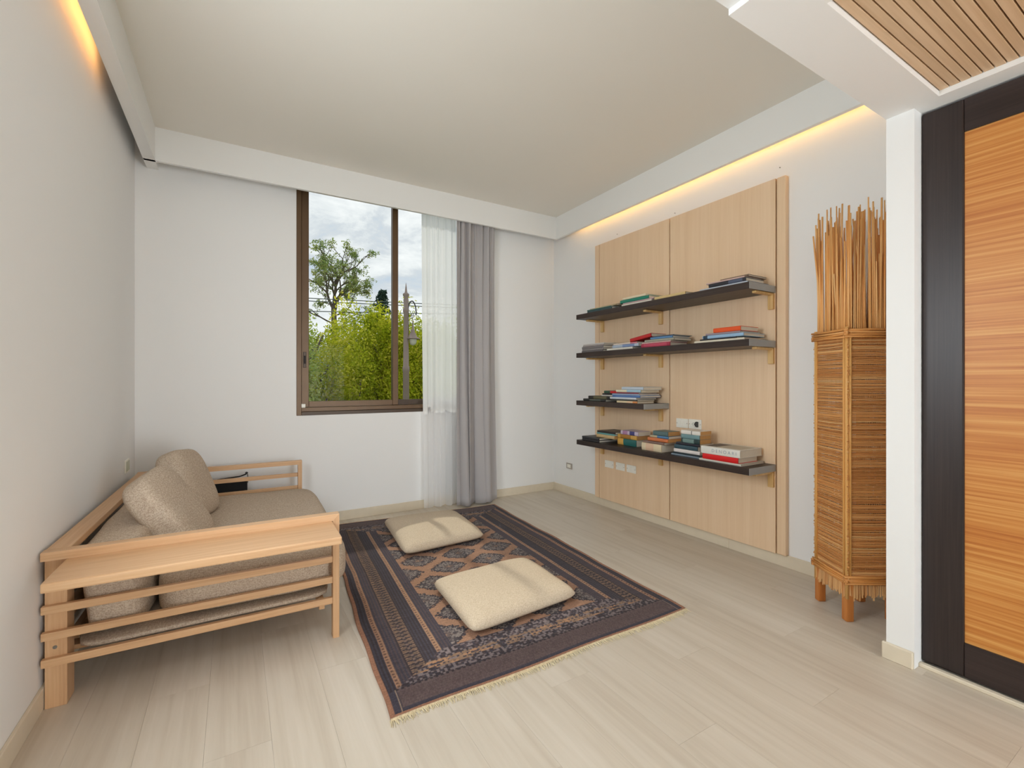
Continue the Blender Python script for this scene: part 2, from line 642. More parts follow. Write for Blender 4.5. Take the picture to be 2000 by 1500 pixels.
# ------------------------------------------------------------------ ceiling, valances, soffit
struct(box('ceiling', XL, XR, YS, YB, ZC, ZC + 0.08, M['ceil']))
struct(box('trim_1', XL + 0.07, XR - 0.07, 4.02, 4.048, ZV, ZC, M['trim']), 'white valance board in front of the window wall')
struct(box('trim_2', XL + 0.068, XL + 0.136, YS, YB, ZV, ZC, M['trim']), 'white valance board along the left wall')
struct(box('trim_3', XR - 0.098, XR - 0.068, YS, 4.02, ZV, ZC, M['trim']), 'white valance board along the right wall')
RX0, RX1, RY1, RY0 = 1.53, 2.41, 0.706, -0.60
sof = struct(multi_box('ceiling_soffit', [
    (XL, 1.318, YREAR, YS, ZS2, ZC),
    (1.318, RX0, YREAR, YS, ZS, ZC),
    (RX0, RX1, RY1, YS, ZS, ZC),
    (RX1, XR, YREAR, YS, ZS, ZC),
    (RX0, RX1, RY0, RY1, ZS + 0.034, ZC),
    (RX0, RX1, YREAR, RY0, ZS, ZC)], M['wall']))
box('slat_backing', RX0, RX1, RY0, RY1, ZS + 0.031, ZS + 0.034, M['gap'], sof)
y = RY1 - 0.004
while y > RY0 + 0.03:
    box('slat', RX0 + 0.001, RX1 - 0.001, y - 0.0272, y, ZS + 0.020, ZS + 0.031, M['slat'], sof, 0.0008)
    y -= 0.0316

# ------------------------------------------------------------------ skirting boards
struct(box('baseboard_right', XR - 0.012, XR, YS, 2.05, 0, 0.08, M['base'], None, 0.002))
box('baseboard_length', XR - 0.012, XR, 2.051, YB, 0, 0.08, M['base'], bpy.data.objects['baseboard_right'], 0.002)
struct(box('baseboard_back', XL, XR - 0.012, YB - 0.012, YB, 0, 0.08, M['base'], None, 0.002))
struct(box('baseboard_left', XL, XL + 0.012, YREAR, YB - 0.012, 0, 0.08, M['base'], None, 0.002))
struct(box('baseboard_nib', 2.414, 2.43, 0.79, YS + 0.012, 0, 0.072, M['base'], None, 0.004))
struct(box('trim_4', 2.470, 2.495, YREAR, 0.79, 0, 0.016, M['base'], None, 0.003), 'narrow cream threshold strip under the sliding door')

# ------------------------------------------------------------------ cove lights
def led_strip(name, x, y0, y1, z, mat, label, face):
    o = box(name, x - 0.004, x + 0.004, y0, y1, z - 0.006, z + 0.006, mat)
    return tag(o, label, 'light strip')


def emit(name, col, strength):
    m, nt, b = new_mat(name)
    nt.nodes.remove(b)
    em = nt.nodes.new('ShaderNodeEmission')
    em.inputs[0].default_value = col
    em.inputs[1].default_value = strength
    nt.links.new(em.outputs[0], nt.nodes['Material Output'].inputs[0])
    return m


M['led'] = emit('warm_led', (1.0, 0.53, 0.14, 1), 15.0)
M['led_o'] = emit('amber_led', (1.0, 0.46, 0.14, 1), 10.0)
led_strip('light_strip', XR - 0.062, 0.95, 3.75, ZC - 0.10, M['led'], 'warm yellow light strip hidden behind the right wall valance', 1)
led_strip('light_strip', XL + 0.062, 0.95, 3.12, ZC - 0.10, M['led_o'], 'amber light strip hidden behind the left wall valance', -1)

# ------------------------------------------------------------------ sliding door
door = struct(thing('door_1', (2.50, 0.3, 0.018)), 'sliding door of striped bamboo in a black wooden frame')
DX0, DX1, DY0, DY1, DZ0, DZ1 = 2.50, 2.54, -0.72, 0.788, 0.018, 2.332
box('stile', DX0, DX1, DY1 - 0.133, DY1, DZ0, DZ1, M['wengeZ'], door, 0.006, 2)
box('stile', DX0, DX1, DY0, DY0 + 0.133, DZ0, DZ1, M['wengeZ'], door, 0.006, 2)
box('rail', DX0, DX1, DY0 + 0.133, DY1 - 0.133, DZ0, DZ0 + 0.137, M['wengeY'], door, 0.002)
box('rail', DX0, DX1, DY0 + 0.133, DY1 - 0.133, DZ1 - 0.132, DZ1, M['wengeY'], door, 0.002)
box('bamboo_panel', DX0 + 0.008, DX1 - 0.008, DY0 + 0.133, DY1 - 0.133, DZ0 + 0.137, DZ1 - 0.132, M['bamboo'], door)

# ------------------------------------------------------------------ window
win = struct(thing('window_1', (WX0, YB, WZ0)), 'bronze aluminium sliding window with two panes')
YF = YB - 0.004
box('jamb', WX0, WX0 + 0.038, YF, YF + 0.11, WZ0, WZ1, M['bronze'], win, 0.002)
box('jamb', WX1 - 0.038, WX1, YF, YF + 0.11, WZ0, WZ1, M['bronze'], win, 0.002)
box('head', WX0 + 0.038, WX1 - 0.038, YF, YF + 0.11, WZ1 - 0.04, WZ1, M['bronze'], win, 0.002)
box('bottom_frame', WX0 + 0.038, WX1 - 0.038, YF, YF + 0.11, WZ0, WZ0 + 0.030, M['bronze_dark'], win, 0.002)
box('track', WX0 + 0.038, WX1 - 0.038, YF + 0.018, YF + 0.11, WZ0 + 0.030, WZ0 + 0.066, M['bronze'], win, 0.003)
# near sash
s1 = box('sash_stile', WX0 + 0.040, WX0 + 0.098, YF + 0.026, YF + 0.056, WZ0 + 0.068, WZ1 - 0.042, M['bronze'], win, 0.003)
box('sash_stile', 1.245, 1.297, YF + 0.026, YF + 0.060, WZ0 + 0.068, WZ1 - 0.042, M['bronze'], win, 0.003)
box('sash_rail', WX0 + 0.098, 1.245, YF + 0.028, YF + 0.056, WZ0 + 0.068, WZ0 + 0.116, M['bronze'], win, 0.002)
box('sash_rail', WX0 + 0.098, 1.245, YF + 0.028, YF + 0.056, WZ1 - 0.09, WZ1 - 0.042, M['bronze'], win, 0.002)
box('pane', WX0 + 0.095, 1.248, YF + 0.040, YF + 0.046, WZ0 + 0.112, WZ1 - 0.085, M['glass'], win)
# far sash
box('sash_stile', 1.250, 1.300, YF + 0.066, YF + 0.096, WZ0 + 0.068, WZ1 - 0.042, M['bronze_dark'], win, 0.003)
box('sash_stile', WX1 - 0.098, WX1 - 0.040, YF + 0.066, YF + 0.096, WZ0 + 0.068, WZ1 - 0.042, M['bronze_dark'], win, 0.003)
box('sash_rail', 1.300, WX1 - 0.098, YF + 0.068, YF + 0.096, WZ0 + 0.068, WZ0 + 0.116, M['bronze_dark'], win, 0.002)
box('sash_rail', 1.300, WX1 - 0.098, YF + 0.068, YF + 0.096, WZ1 - 0.09, WZ1 - 0.042, M['bronze_dark'], win, 0.002)
box('pane', 1.298, WX1 - 0.095, YF + 0.078, YF + 0.084, WZ0 + 0.112, WZ1 - 0.085, M['glass'], win)
lk = box('lock_plate', WX0 + 0.053, WX0 + 0.078, YF + 0.020, YF + 0.026, 1.318, 1.450, M['bronze_dark'], win, 0.002)
box('finger_slot', -0.006, 0.006, -0.0045, -0.0030, -0.035, 0.032, M['black'], lk, 0, 1, False).location = (0, -0.0035, 0)
box('corner_stop', WX0 + 0.036, WX0 + 0.070, YF + 0.010, YF + 0.020, 0.982, 1.014, M['socket'], win, 0.003)
box('end_stop', 1.555, 1.590, YF - 0.010, YF, 0.945, 0.992, M['socket_grey'], win, 0.004)

# unseen window added to go with the side fill light, bronze frame and pane
fill_win = struct(thing('fill_window', (XL - 0.05, 1.43, 1.15)), 'bronze framed window added out of view behind the side fill light')
for nm_, y0_, y1_, z0_, z1_ in (('jamb', 0.92, 0.955, 1.15, 2.13), ('jamb', 1.905, 1.94, 1.15, 2.13), ('bottom_frame', 0.955, 1.905, 1.15, 1.185), ('head', 0.955, 1.905, 2.095, 2.13)):
    box(nm_, XL - 0.145, XL - 0.085, y0_, y1_, z0_, z1_, M['bronze'], fill_win, 0.002)
box('pane', XL - 0.118, XL - 0.112, 0.955, 1.905, 1.185, 2.095, M['glass'], fill_win)

# ------------------------------------------------------------------ curtains
def curtain(name, xa, xb, ya, yb, z0, z1, folds, amp0, amp1, nx, nz, seed, mat, thick=0.0, gather=0.0, sweep=0.0):
    """pleated cloth: pleats tight at the top, opening towards the hem"""
    r = random.Random(seed)
    ph = [r.uniform(0, 2 * PI) for _ in range(8)]
    V, F = [], []
    for k in range(nz + 1):
        t = k / nz            # 0 top, 1 hem
        z = z1 + (z0 - z1) * t
        x0 = xa[0] + (xa[1] - xa[0]) * t
        x1 = xb[0] + (xb[1] - xb[0]) * t
        yc = ya + (yb - ya) * t ** 1.6
        am = amp0 + (amp1 - amp0) * t
        for i in range(nx + 1):
            s = i / nx
            w = math.sin(2 * PI * folds * (s + 0.035 * math.sin(2 * PI * 1.7 * s + ph[0]) + 0.02 * math.sin(3 * t + ph[5])) + ph[1])
            w2 = math.sin(2 * PI * folds * 2.13 * s + ph[2] + 1.2 * t)
            w3 = math.sin(2 * PI * folds * 0.43 * s + ph[3] + 1.5 * t)
            f1 = max(0.0, 1 - 1.35 * t)
            y = yc + am * (0.62 * w * (0.55 + 0.45 * f1) + 0.30 * w2 * f1 + 0.42 * w3 * (0.35 + t))
            xx = x0 + (x1 - x0) * s + 0.35 * am * math.cos(2 * PI * folds * s + ph[4])
            V.append((xx, y, z + (0.006 * math.sin(2 * PI * folds * 0.6 * s + ph[6]) if k == nz else 0)))
    for k in range(nz):
        for i in range(nx):
            a = k * (nx + 1) + i
            F.append((a, a + 1, a + nx + 2, a + nx + 1))
    o = link(name, mesh(name, V, F, True), mat)
    if thick:
        md = o.modifiers.new('thickness', 'SOLIDIFY')
        md.thickness = thick
    return o


tag(curtain('sheer_curtain', (1.505, 1.52), (1.850, 1.85), 4.160, 4.140, 0.012, 2.90, 5.5, 0.016, 0.020, 130, 40, 11, M['sheer']),
    'white translucent sheer curtain gathered beside the window', 'curtain')
tag(curtain('grey_curtain', (1.818, 1.806), (2.235, 2.235), 4.092, 4.02, 0.022, 2.90, 5.2, 0.040, 0.062, 190, 50, 5, M['drape'], 0.002),
    'grey opaque floor-length curtain hanging in soft pleats', 'curtain')

# ------------------------------------------------------------------ wood panelling on the right wall
PX = XR - 0.04
PZ0, PZ1 = 0.0805, 2.525
pan = tag(thing('wall_panelling', (XR, 2.55, PZ0)), 'tall oak veneer wall panelling carrying the dark shelves', 'panelling')
box('backing', PX + 0.022, XR, 1.650, 3.455, PZ0 + 0.002, PZ1 - 0.002, M['gap'], pan)
box('edge_strip', PX, XR, 3.402, 3.460, PZ0, PZ1, M['panel'], pan, 0.0015)
box('panel', PX, PX + 0.022, 2.5590, 3.3955, PZ0, PZ1, M['panel'], pan, 0.0008)
box('panel', PX, PX + 0.022, 1.700, 2.5500, PZ0, PZ1, M['panel'], pan, 0.0008)
box('edge_strip', PX, XR, 1.634, 1.6935, PZ0, PZ1, M['panel'], pan, 0.009, 3)

# ------------------------------------------------------------------ shelves
def shelf(y0, y1, ztop, label, ys):
    s = tag(thing('wall_shelf', (PX, (y0 + y1) / 2, ztop - 0.043)), label, 'shelf', 'dark shelves on the wood panelling')
    box('board', 2.732, PX, y0 + 0.002, y1, ztop - 0.043, ztop, M['wenge'], s, 0.0012)
    box('end_band', 2.732, PX, y0, y0 + 0.002, ztop - 0.043, ztop, M['grey_end'], s)
    zb = ztop - 0.043
    for yc in ys:
        b = tag(thing('bracket', (0, 0, 0)), None, None)
        b.parent = s
        bm = bmesh.new()
        h = 0.105
        # L-shaped wooden bracket: arm under the board, leg down the panel
        cube_bm(0.200, 0.030, 0.016, 0.004, 2, (PX - 0.100, yc, zb - 0.008), bm)
        cube_bm(0.022, 0.036, h - 0.004, 0.004, 2, (PX - 0.011, yc, zb - 0.004 - h / 2), bm)
        me = bm_mesh('bracket', bm)
        bpy.data.objects.remove(b)
        link('bracket', me, M['pine'], s, -s.location)
    return s


ZT = [1.822, 1.466, 1.025, 0.660]
shelf(1.698, 3.392, ZT[0], 'long dark shelf, the topmost on the panelling', (1.722, 2.636, 3.342))
shelf(1.698, 3.392, ZT[1], 'long dark shelf, second from the top', (1.722, 2.636, 3.342))
shelf(2.560, 3.392, ZT[2], 'short dark shelf on the left half of the panelling', (2.636, 3.342))
shelf(1.698, 3.388, ZT[3], 'long dark shelf, the lowest on the panelling', (1.722, 2.636, 3.342))

# ------------------------------------------------------------------ books
cov_cache = {}


def cover_mat(rgb):
    if rgb not in cov_cache:
        cov_cache[rgb] = plain('book_cover_%d_%d_%d' % rgb, srgb(*rgb), 0.42, var=0.06, bscale=25)
    return cov_cache[rgb]


def book(yl, yr, z0, t, rgb, label, group, xf=2.75, depth=0.17, pages='pages', bands=(), rot=0.0, tilt=0.0, soft=False, text=None):
    """a book lying flat, spine to the room (-x): the cover wraps spine and boards, the page block sits inside"""
    L = yl - yr
    board = 0.0010 if soft else min(0.0026, t * 0.16)
    over = 0.0 if soft else 0.003
    a = Acc()
    w = L / 2
    # spine with a slightly rounded back
    n = 5
    prof = []
    for i in range(n + 1):
        th = -PI / 2 + PI * i / n
        prof.append((-math.cos(th) * min(0.005, t * 0.25), t / 2 + math.sin(th) * t / 2))
    V, F = [], []
    for yy in (-w, w):
        for (px_, pz_) in prof:
            V.append((px_, yy, pz_))
    m_ = n + 1
    for i in range(n):
        F.append((i, i + 1, m_ + i + 1, m_ + i))
    F.append(tuple(range(m_ - 1, -1, -1)))
    F.append(tuple(range(m_, 2 * m_)))
    a.add((V, F))
    a.box(0, depth, -w, w, 0, board)
    a.box(0, depth, -w, w, t - board, t)
    a.box(0, 0.0025, -w, w, 0, t)
    o = a.obj('book', cover_mat(rgb), None, (xf + 0.005, (yl + yr) / 2, z0), (tilt, 0, rot))
    tag(o, label, 'book', group)
    pg = Acc()
    pg.box(0.0025, depth - over, -w + over, w - over, board, t - board)
    pg.obj('pages', M[pages], o)
    for (u0, u1, brgb) in bands:
        b = Acc()
        ya, yb_ = w - L * u0, w - L * u1
        V2, F2 = [], []
        for yy in (yb_, ya):
            for (px_, pz_) in prof:
                V2.append((px_ - 0.0006, yy, t / 2 + (pz_ - t / 2) * 0.97))
        for i in range(n):
            F2.append((i, i + 1, m_ + i + 1, m_ + i))
        F2.append(tuple(range(m_ - 1, -1, -1)))
        F2.append(tuple(range(m_, 2 * m_)))
        b.add((V2, F2))
        b.obj('spine_label', cover_mat(brgb), o)
    if text:
        cu = bpy.data.curves.new('lettering', 'FONT')
        cu.body = text[0]
        cu.size = t * text[2]
        cu.align_x = 'CENTER'
        cu.align_y = 'CENTER'
        cu.extrude = 0.0002
        tmp = bpy.data.objects.new('tmp_text', cu)
        COL.objects.link(tmp)
        me = bpy.data.meshes.new_from_object(tmp.evaluated_get(bpy.context.evaluated_depsgraph_get()))
        me.name = 'lettering'
        bpy.data.objects.remove(tmp)
        me.materials.clear()
        lt = link('lettering', me, cover_mat(text[1]), o, (-0.0052, text[3] if len(text) > 3 else 0, t / 2), (PI / 2, 0, -PI / 2))
    return o


def pile(z, group, items):
    """items bottom to top: dict of book() arguments, each lying on the one below"""
    for it in items:
        it = dict(it)
        t = it.pop('t')
        dz = it.pop('dz', 0.0)
        book(it.pop('yl'), it.pop('yr'), z + dz, t, it.pop('c'), it.pop('l'), group, **it)
        z += t + 0.0004


G1, G2, G3, G4 = 'books on the top shelf', 'books on the second shelf', 'books on the short shelf', 'books on the lowest shelf'
W_ = dict
# --- top shelf
pile(ZT[0], G1, [
    W_(yl=3.256, yr=2.94, t=0.021, c=(58, 84, 86), depth=0.20, l='dark teal book at the bottom of the top shelf left pile'),
    W_(yl=3.262, yr=2.95, t=0.009, c=(74, 112, 104), depth=0.19, l='thin green book in the middle of the top shelf left pile'),
    W_(yl=3.24, yr=2.905, t=0.009, c=(206, 184, 142), depth=0.19, xf=2.765, l='thin tan book second from top of the top shelf left pile'),
    W_(yl=3.13, yr=2.86, t=0.010, c=(176, 152, 122), depth=0.17, xf=2.80, l='brown book lying on top of the top shelf left pile')])
pile(ZT[0], G1, [
    W_(yl=2.82, yr=2.50, t=0.017, c=(222, 212, 198), depth=0.17, l='cream book at the bottom of the pile with the green book'),
    W_(yl=2.81, yr=2.48, t=0.009, c=(196, 160, 164), depth=0.18, l='thin pink book beneath the bright green book'),
    W_(yl=2.838, yr=2.53, t=0.026, c=(38, 128, 106), depth=0.19, l='bright green hardback in a small pile on the top shelf'),
    W_(yl=2.809, yr=2.56, t=0.017, c=(232, 216, 186), depth=0.20, l='pale cream book on top of the bright green book')])
pile(ZT[0], G1, [
    W_(yl=2.471, yr=2.19, t=0.024, c=(216, 188, 132), depth=0.20, rot=0.0, l='single yellow-beige book lying alone mid top shelf')])
pile(ZT[0], G1, [
    W_(yl=2.07, yr=1.722, t=0.013, c=(190, 196, 206), depth=0.23, l='pale grey-blue book at the bottom of the top shelf right pile'),
    W_(yl=1.999, yr=1.735, t=0.024, c=(44, 44, 52), depth=0.20, bands=((0.55, 0.92, (84, 92, 112)),), l='black book with faint blue lettering in the top shelf right pile'),
    W_(yl=2.02, yr=1.745, t=0.009, c=(206, 176, 168), depth=0.19, l='thin pinkish book above the black book on the top shelf'),
    W_(yl=1.93, yr=1.735, t=0.012, c=(132, 108, 88), depth=0.20, xf=2.775, l='worn brown notebook on top of the top shelf right pile')])
# --- second shelf
pile(ZT[1], G2, [
    W_(yl=3.336, yr=3.05, t=0.017, c=(112, 106, 106), depth=0.21, l='grey book at the very bottom of the grey pile'),
    W_(yl=3.33, yr=3.04, t=0.014, c=(148, 142, 140), depth=0.20, l='light grey book second from bottom of the grey pile'),
    W_(yl=3.332, yr=3.048, t=0.022, c=(124, 118, 118), depth=0.21, l='thick mid-grey book in the middle of the grey pile'),
    W_(yl=3.32, yr=3.04, t=0.012, c=(168, 160, 158), depth=0.20, l='pale grey book second from top of the grey pile'),
    W_(yl=3.315, yr=3.035, t=0.010, c=(206, 202, 198), depth=0.20, l='whitish thin book on top of the grey pile')])
pile(ZT[1], G2, [
    W_(yl=2.999, yr=2.70, t=0.018, c=(226, 220, 206), depth=0.19, l='cream book below the blue-white book on the second shelf'),
    W_(yl=2.93, yr=2.633, t=0.024, c=(172, 184, 200), depth=0.20, bands=((0.4, 0.85, (120, 140, 180)),), l='pale blue-white book in the second shelf middle pile'),
    W_(yl=2.92, yr=2.65, t=0.012, c=(222, 206, 192), depth=0.19, bands=((0.72, 1.0, (214, 130, 140)),), l='thin cream book with a pink end, above the blue-white one')])
book(2.755, 2.530, ZT[1] + 0.073, 0.028, (190, 34, 34), 'red book leaning aslant on the books of the second shelf', G2, xf=2.78, depth=0.17, tilt=-0.13)
pile(ZT[1], G2, [
    W_(yl=2.606, yr=2.325, t=0.030, c=(170, 50, 74), depth=0.19, bands=((0.1, 0.9, (188, 72, 94)),), l='crimson hardback at the bottom of the second shelf pile'),
    W_(yl=2.60, yr=2.318, t=0.010, c=(206, 168, 162), depth=0.19, l='thin dusty pink book above the crimson hardback'),
    W_(yl=2.57, yr=2.288, t=0.018, c=(158, 156, 140), depth=0.19, l='grey-green book in the pile with the crimson hardback'),
    W_(yl=2.512, yr=2.302, t=0.016, c=(92, 134, 176), depth=0.19, l='blue book near the top of the crimson pile'),
    W_(yl=2.49, yr=2.29, t=0.006, c=(66, 70, 84), depth=0.20, l='thin dark booklet on top of the crimson pile')])
pile(ZT[1], G2, [
    W_(yl=2.113, yr=1.745, t=0.015, c=(228, 218, 196), depth=0.24, l='large cream book at the bottom of the orange book pile'),
    W_(yl=2.07, yr=1.80, t=0.009, c=(40, 40, 44), depth=0.21, l='thin black book between the cream and the light blue book'),
    W_(yl=2.047, yr=1.749, t=0.022, c=(150, 184, 214), depth=0.23, bands=((0.02, 0.13, (44, 66, 84)),), l='light blue book with dark spine label below the orange book'),
    W_(yl=2.023, yr=1.773, t=0.013, c=(150, 136, 144), depth=0.22, l='thin mauve-grey book directly under the orange book'),
    W_(yl=1.964, yr=1.77, t=0.030, c=(226, 86, 34), depth=0.19, l='bright orange hardback on top of a pile')])
# --- short shelf
pile(ZT[2], G3, [
    W_(yl=3.314, yr=3.02, t=0.021, c=(42, 42, 40), depth=0.20, bands=((0.3, 0.8, (84, 88, 80)),), l='black book at the bottom of the short shelf left pile'),
    W_(yl=3.242, yr=2.961, t=0.027, c=(40, 38, 32), depth=0.19, bands=((0.25, 0.85, (98, 94, 66)),), l='black and olive book in the short shelf left pile'),
    W_(yl=3.097, yr=2.93, t=0.011, c=(222, 216, 206), depth=0.17, xf=2.775, l='thin white book in the short shelf left pile'),
    W_(yl=3.084, yr=2.912, t=0.014, c=(44, 40, 40), depth=0.16, xf=2.775, l='small black book below the red and green one'),
    W_(yl=3.062, yr=2.905, t=0.022, c=(54, 84, 66), depth=0.15, xf=2.775, bands=((0.5, 1.0, (190, 36, 36)),), l='small green and red book on top of the short shelf left pile')])
pile(ZT[2], G3, [
    W_(yl=2.87, yr=2.64, t=0.017, c=(226, 206, 168), depth=0.19, xf=2.742, bands=((0.5, 0.75, (232, 196, 160)), (0.78, 1.0, (220, 142, 84))), l='cream and orange book at the bottom of the short shelf right pile'),
    W_(yl=2.93, yr=2.65, t=0.012, c=(74, 76, 70), depth=0.20, l='thin dark book second from bottom in the short shelf right pile'),
    W_(yl=2.961, yr=2.66, t=0.016, c=(206, 212, 220), depth=0.23, l='whitish book third from bottom in the short shelf right pile'),
    W_(yl=2.93, yr=2.62, t=0.017, c=(84, 118, 172), depth=0.24, l='blue book in the middle of the short shelf right pile'),
    W_(yl=2.935, yr=2.625, t=0.012, c=(150, 168, 196), depth=0.23, l='thin pale blue book under the maroon book'),
    W_(yl=2.88, yr=2.64, t=0.012, c=(136, 66, 76), depth=0.22, l='maroon book in the short shelf right pile'),
    W_(yl=2.886, yr=2.61, t=0.020, c=(226, 218, 190), depth=0.21, bands=((0.45, 1.0, (168, 200, 216)),), l='cream and sky blue book second from top on the short shelf'),
    W_(yl=2.82, yr=2.585, t=0.024, c=(190, 202, 214), depth=0.21, l='pale blue-grey book on top of the short shelf right pile')])
# --- lowest shelf
pile(ZT[3], G4, [
    W_(yl=3.328, yr=3.10, t=0.020, c=(48, 48, 50), depth=0.27, l='lower of the two black books at the left end of the lowest shelf'),
    W_(yl=3.33, yr=3.10, t=0.020, c=(54, 54, 56), depth=0.265, l='upper of the two black books at the left end of the lowest shelf'),
    W_(yl=3.19, yr=2.96, t=0.030, c=(206, 176, 128), depth=0.20, xf=2.80, pages='pages_tan', l='tan book resting on the two black books'),
    W_(yl=3.185, yr=2.955, t=0.014, c=(110, 168, 168), depth=0.20, xf=2.80, l='thin turquoise book between the tan and the dark brown book'),
    W_(yl=3.18, yr=2.95, t=0.017, c=(54, 44, 42), depth=0.20, xf=2.80, l='dark brown book on top of the leftmost lowest shelf pile')])
pile(ZT[3], G4, [
    W_(yl=2.956, yr=2.742, t=0.056, c=(44, 108, 104), depth=0.135, xf=2.835, bands=((0.0, 0.32, (222, 172, 84)),), soft=True, l='thick teal paperback with a yellow end under the golden book'),
    W_(yl=2.95, yr=2.731, t=0.034, c=(214, 166, 82), depth=0.14, xf=2.83, pages='pages_tan', soft=True, bands=((0.15, 0.7, (168, 118, 48)),), l='golden yellow paperback in the middle of a three book pile'),
    W_(yl=2.919, yr=2.719, t=0.034, c=(206, 190, 206), depth=0.14, xf=2.835, soft=True, bands=((0.12, 0.4, (176, 132, 168)), (0.52, 0.8, (74, 72, 128))), l='lilac, white and navy paperback on top of the golden book')])
pile(ZT[3], G4, [
    W_(yl=2.624, yr=2.428, t=0.058, c=(226, 208, 174), depth=0.20, xf=2.775, bands=((0.22, 0.62, (224, 188, 158)),), soft=True, l='thick cream paperback with faded red print at the bottom of a pile'),
    W_(yl=2.613, yr=2.408, t=0.018, c=(132, 106, 96), depth=0.19, xf=2.78, l='brown book lying on the thick cream paperback'),
    W_(yl=2.585, yr=2.387, t=0.026, c=(210, 122, 74), depth=0.17, xf=2.80, pages='pages_tan', soft=True, l='orange-red paperback in the middle of the lowest shelf pile'),
    W_(yl=2.57, yr=2.39, t=0.018, c=(84, 128, 170), depth=0.16, xf=2.81, soft=True, bands=((0.0, 0.4, (196, 180, 146)),), l='blue and tan paperback above the orange-red one'),
    W_(yl=2.548, yr=2.403, t=0.034, c=(92, 116, 116), depth=0.13, xf=2.82, pages='pages_tan', soft=True, l='grey-green pocket book on top, left of the tallest pile')])
pile(ZT[3], G4, [
    W_(yl=2.335, yr=2.095, t=0.012, c=(126, 140, 152), depth=0.20, xf=2.775, soft=True, l='grey-blue magazine at the bottom of the tallest pile'),
    W_(yl=2.33, yr=2.10, t=0.010, c=(40, 52, 58), depth=0.19, xf=2.785, l='thin dark slate book just above the magazine'),
    W_(yl=2.321, yr=2.097, t=0.026, c=(226, 218, 214), depth=0.18, xf=2.788, l='white book with a red edge low in the tallest pile'),
    W_(yl=2.317, yr=2.118, t=0.030, c=(58, 84, 94), depth=0.16, xf=2.79, soft=True, l='slate blue paperback in the middle of the tallest pile'),
    W_(yl=2.303, yr=2.101, t=0.018, c=(40, 40, 50), depth=0.15, xf=2.79, soft=True, l='black paperback in the middle of the tallest pile'),
    W_(yl=2.257, yr=2.101, t=0.032, c=(44, 66, 66), depth=0.12, xf=2.79, pages='pages_tan', soft=True, bands=((0.1, 0.7, (110, 136, 132)),), l='dark green pocket book third from top of the tallest pile'),
    W_(yl=2.257, yr=2.101, t=0.030, c=(112, 144, 148), depth=0.12, xf=2.79, pages='pages_tan', soft=True, l='grey-teal pocket book second from top of the tallest pile'),
    W_(yl=2.257, yr=2.097, t=0.028, c=(230, 224, 216), depth=0.12, xf=2.79, pages='pages_tan', soft=True, bands=((0.55, 0.58, (60, 60, 60)),), l='white pocket book on top of the tallest pile')])
pile(ZT[3], G4, [
    W_(yl=2.075, yr=1.766, t=0.014, c=(206, 202, 190), depth=0.25, l='large thin grey-white book beneath the red book'),
    W_(yl=2.047, yr=1.787, t=0.036, c=(214, 28, 30), depth=0.21, l='bright red book beneath the big white book'),
    W_(yl=2.059, yr=1.773, t=0.050, c=(224, 222, 214), depth=0.24, text=('D E N O A R I', (150, 162, 174), 0.60, -0.03), l='big thick white book with grey lettering on its spine')])
# cover art on the big white book: dark and grey picture areas on its front board
big = [o_ for o_ in bpy.data.objects if str(o_.get('label', '')).startswith('big thick white')][0]
box('cover_picture', 0.03, 0.20, 0.045, 0.138, 0.0500, 0.0504, cover_mat((52, 52, 58)), big, 0, 1, False)
box('cover_picture', 0.03, 0.20, -0.125, 0.040, 0.0500, 0.0504, cover_mat((176, 172, 158)), big, 0, 1, False)
# ------------------------------------------------------------------ sockets and switches
def plate(name, y0, y1, z0, z1, xw, label, cat, mats=('socket', 'socket'), holes=(), modules=3, group=None):
    p = tag(thing(name, (xw, (y0 + y1) / 2, z0)), label, cat, group)
    box('plate', xw - 0.008, xw, y0, y1, z0, z1, M[mats[0]], p, 0.003, 2)
    m_ = 0.018
    w = (y1 - y0 - 2 * m_) / modules
    for k in range(modules):
        box('module', xw - 0.0105, xw - 0.008, y0 + m_ + k * w + 0.0007, y0 + m_ + (k + 1) * w - 0.0007, z0 + 0.012, z1 - 0.012, M[mats[1]], p, 0.001)
    for yy in (y0 + 0.009, y1 - 0.009):
        v, f = lathe_data([(0.0, 0.0), (0.0035, 0.0), (0.0035, 0.0015)], 10)
        link('screw', mesh('screw', v, f), M['socket_grey'], p, (-0.0095, yy - p.location.y, (z1 - z0) / 2), (0, PI / 2, 0))
    for (dy, dz, r) in holes:
        v, f = lathe_data([(0.0, 0.0), (r, 0.0), (r, 0.001)], 10)
        link('socket_hole', mesh('socket_hole', v, f), M['socket_dark'], p, (-0.0112, dy, (z1 - z0) / 2 + dz), (0, -PI / 2, 0))
    return p


plate('wall_socket', 3.197, 3.311, 0.391, 0.458, PX, 'ivory socket plate, first of the three from the window', 'socket', group='socket plates under the lowest shelf')
plate('wall_socket', 3.052, 3.163, 0.391, 0.458, PX, 'ivory socket plate, middle one of the three in a row', 'socket', group='socket plates under the lowest shelf')
plate('wall_socket', 2.916, 3.027, 0.391, 0.458, PX, 'ivory socket plate, last of the three from the window', 'socket', group='socket plates under the lowest shelf')
plate('wall_socket', 2.371, 2.483, 0.838, 0.910, PX, 'blank ivory socket plate above the lowest shelf', 'socket')
pp = plate('power_socket', 2.252, 2.366, 0.838, 0.912, PX, 'ivory power outlet with a dark insert above the lowest shelf', 'socket',
           holes=((0.020, 0.0, 0.003), (0.012, 0.010, 0.0025), (0.012, -0.010, 0.0025), (0.004, 0.0, 0.003)), modules=2)
v, f = lathe_data([(0.0, 0.0), (0.022, 0.0), (0.022, 0.002)], 20)
vv = [(a, min(max(b, -0.012), 0.022), c) for (a, b, c) in v]
link('dark_insert', mesh('dark_insert', vv, f), M['socket_dark'], pp, (-0.0122, -0.022, 0.037), (0, -PI / 2, 0))
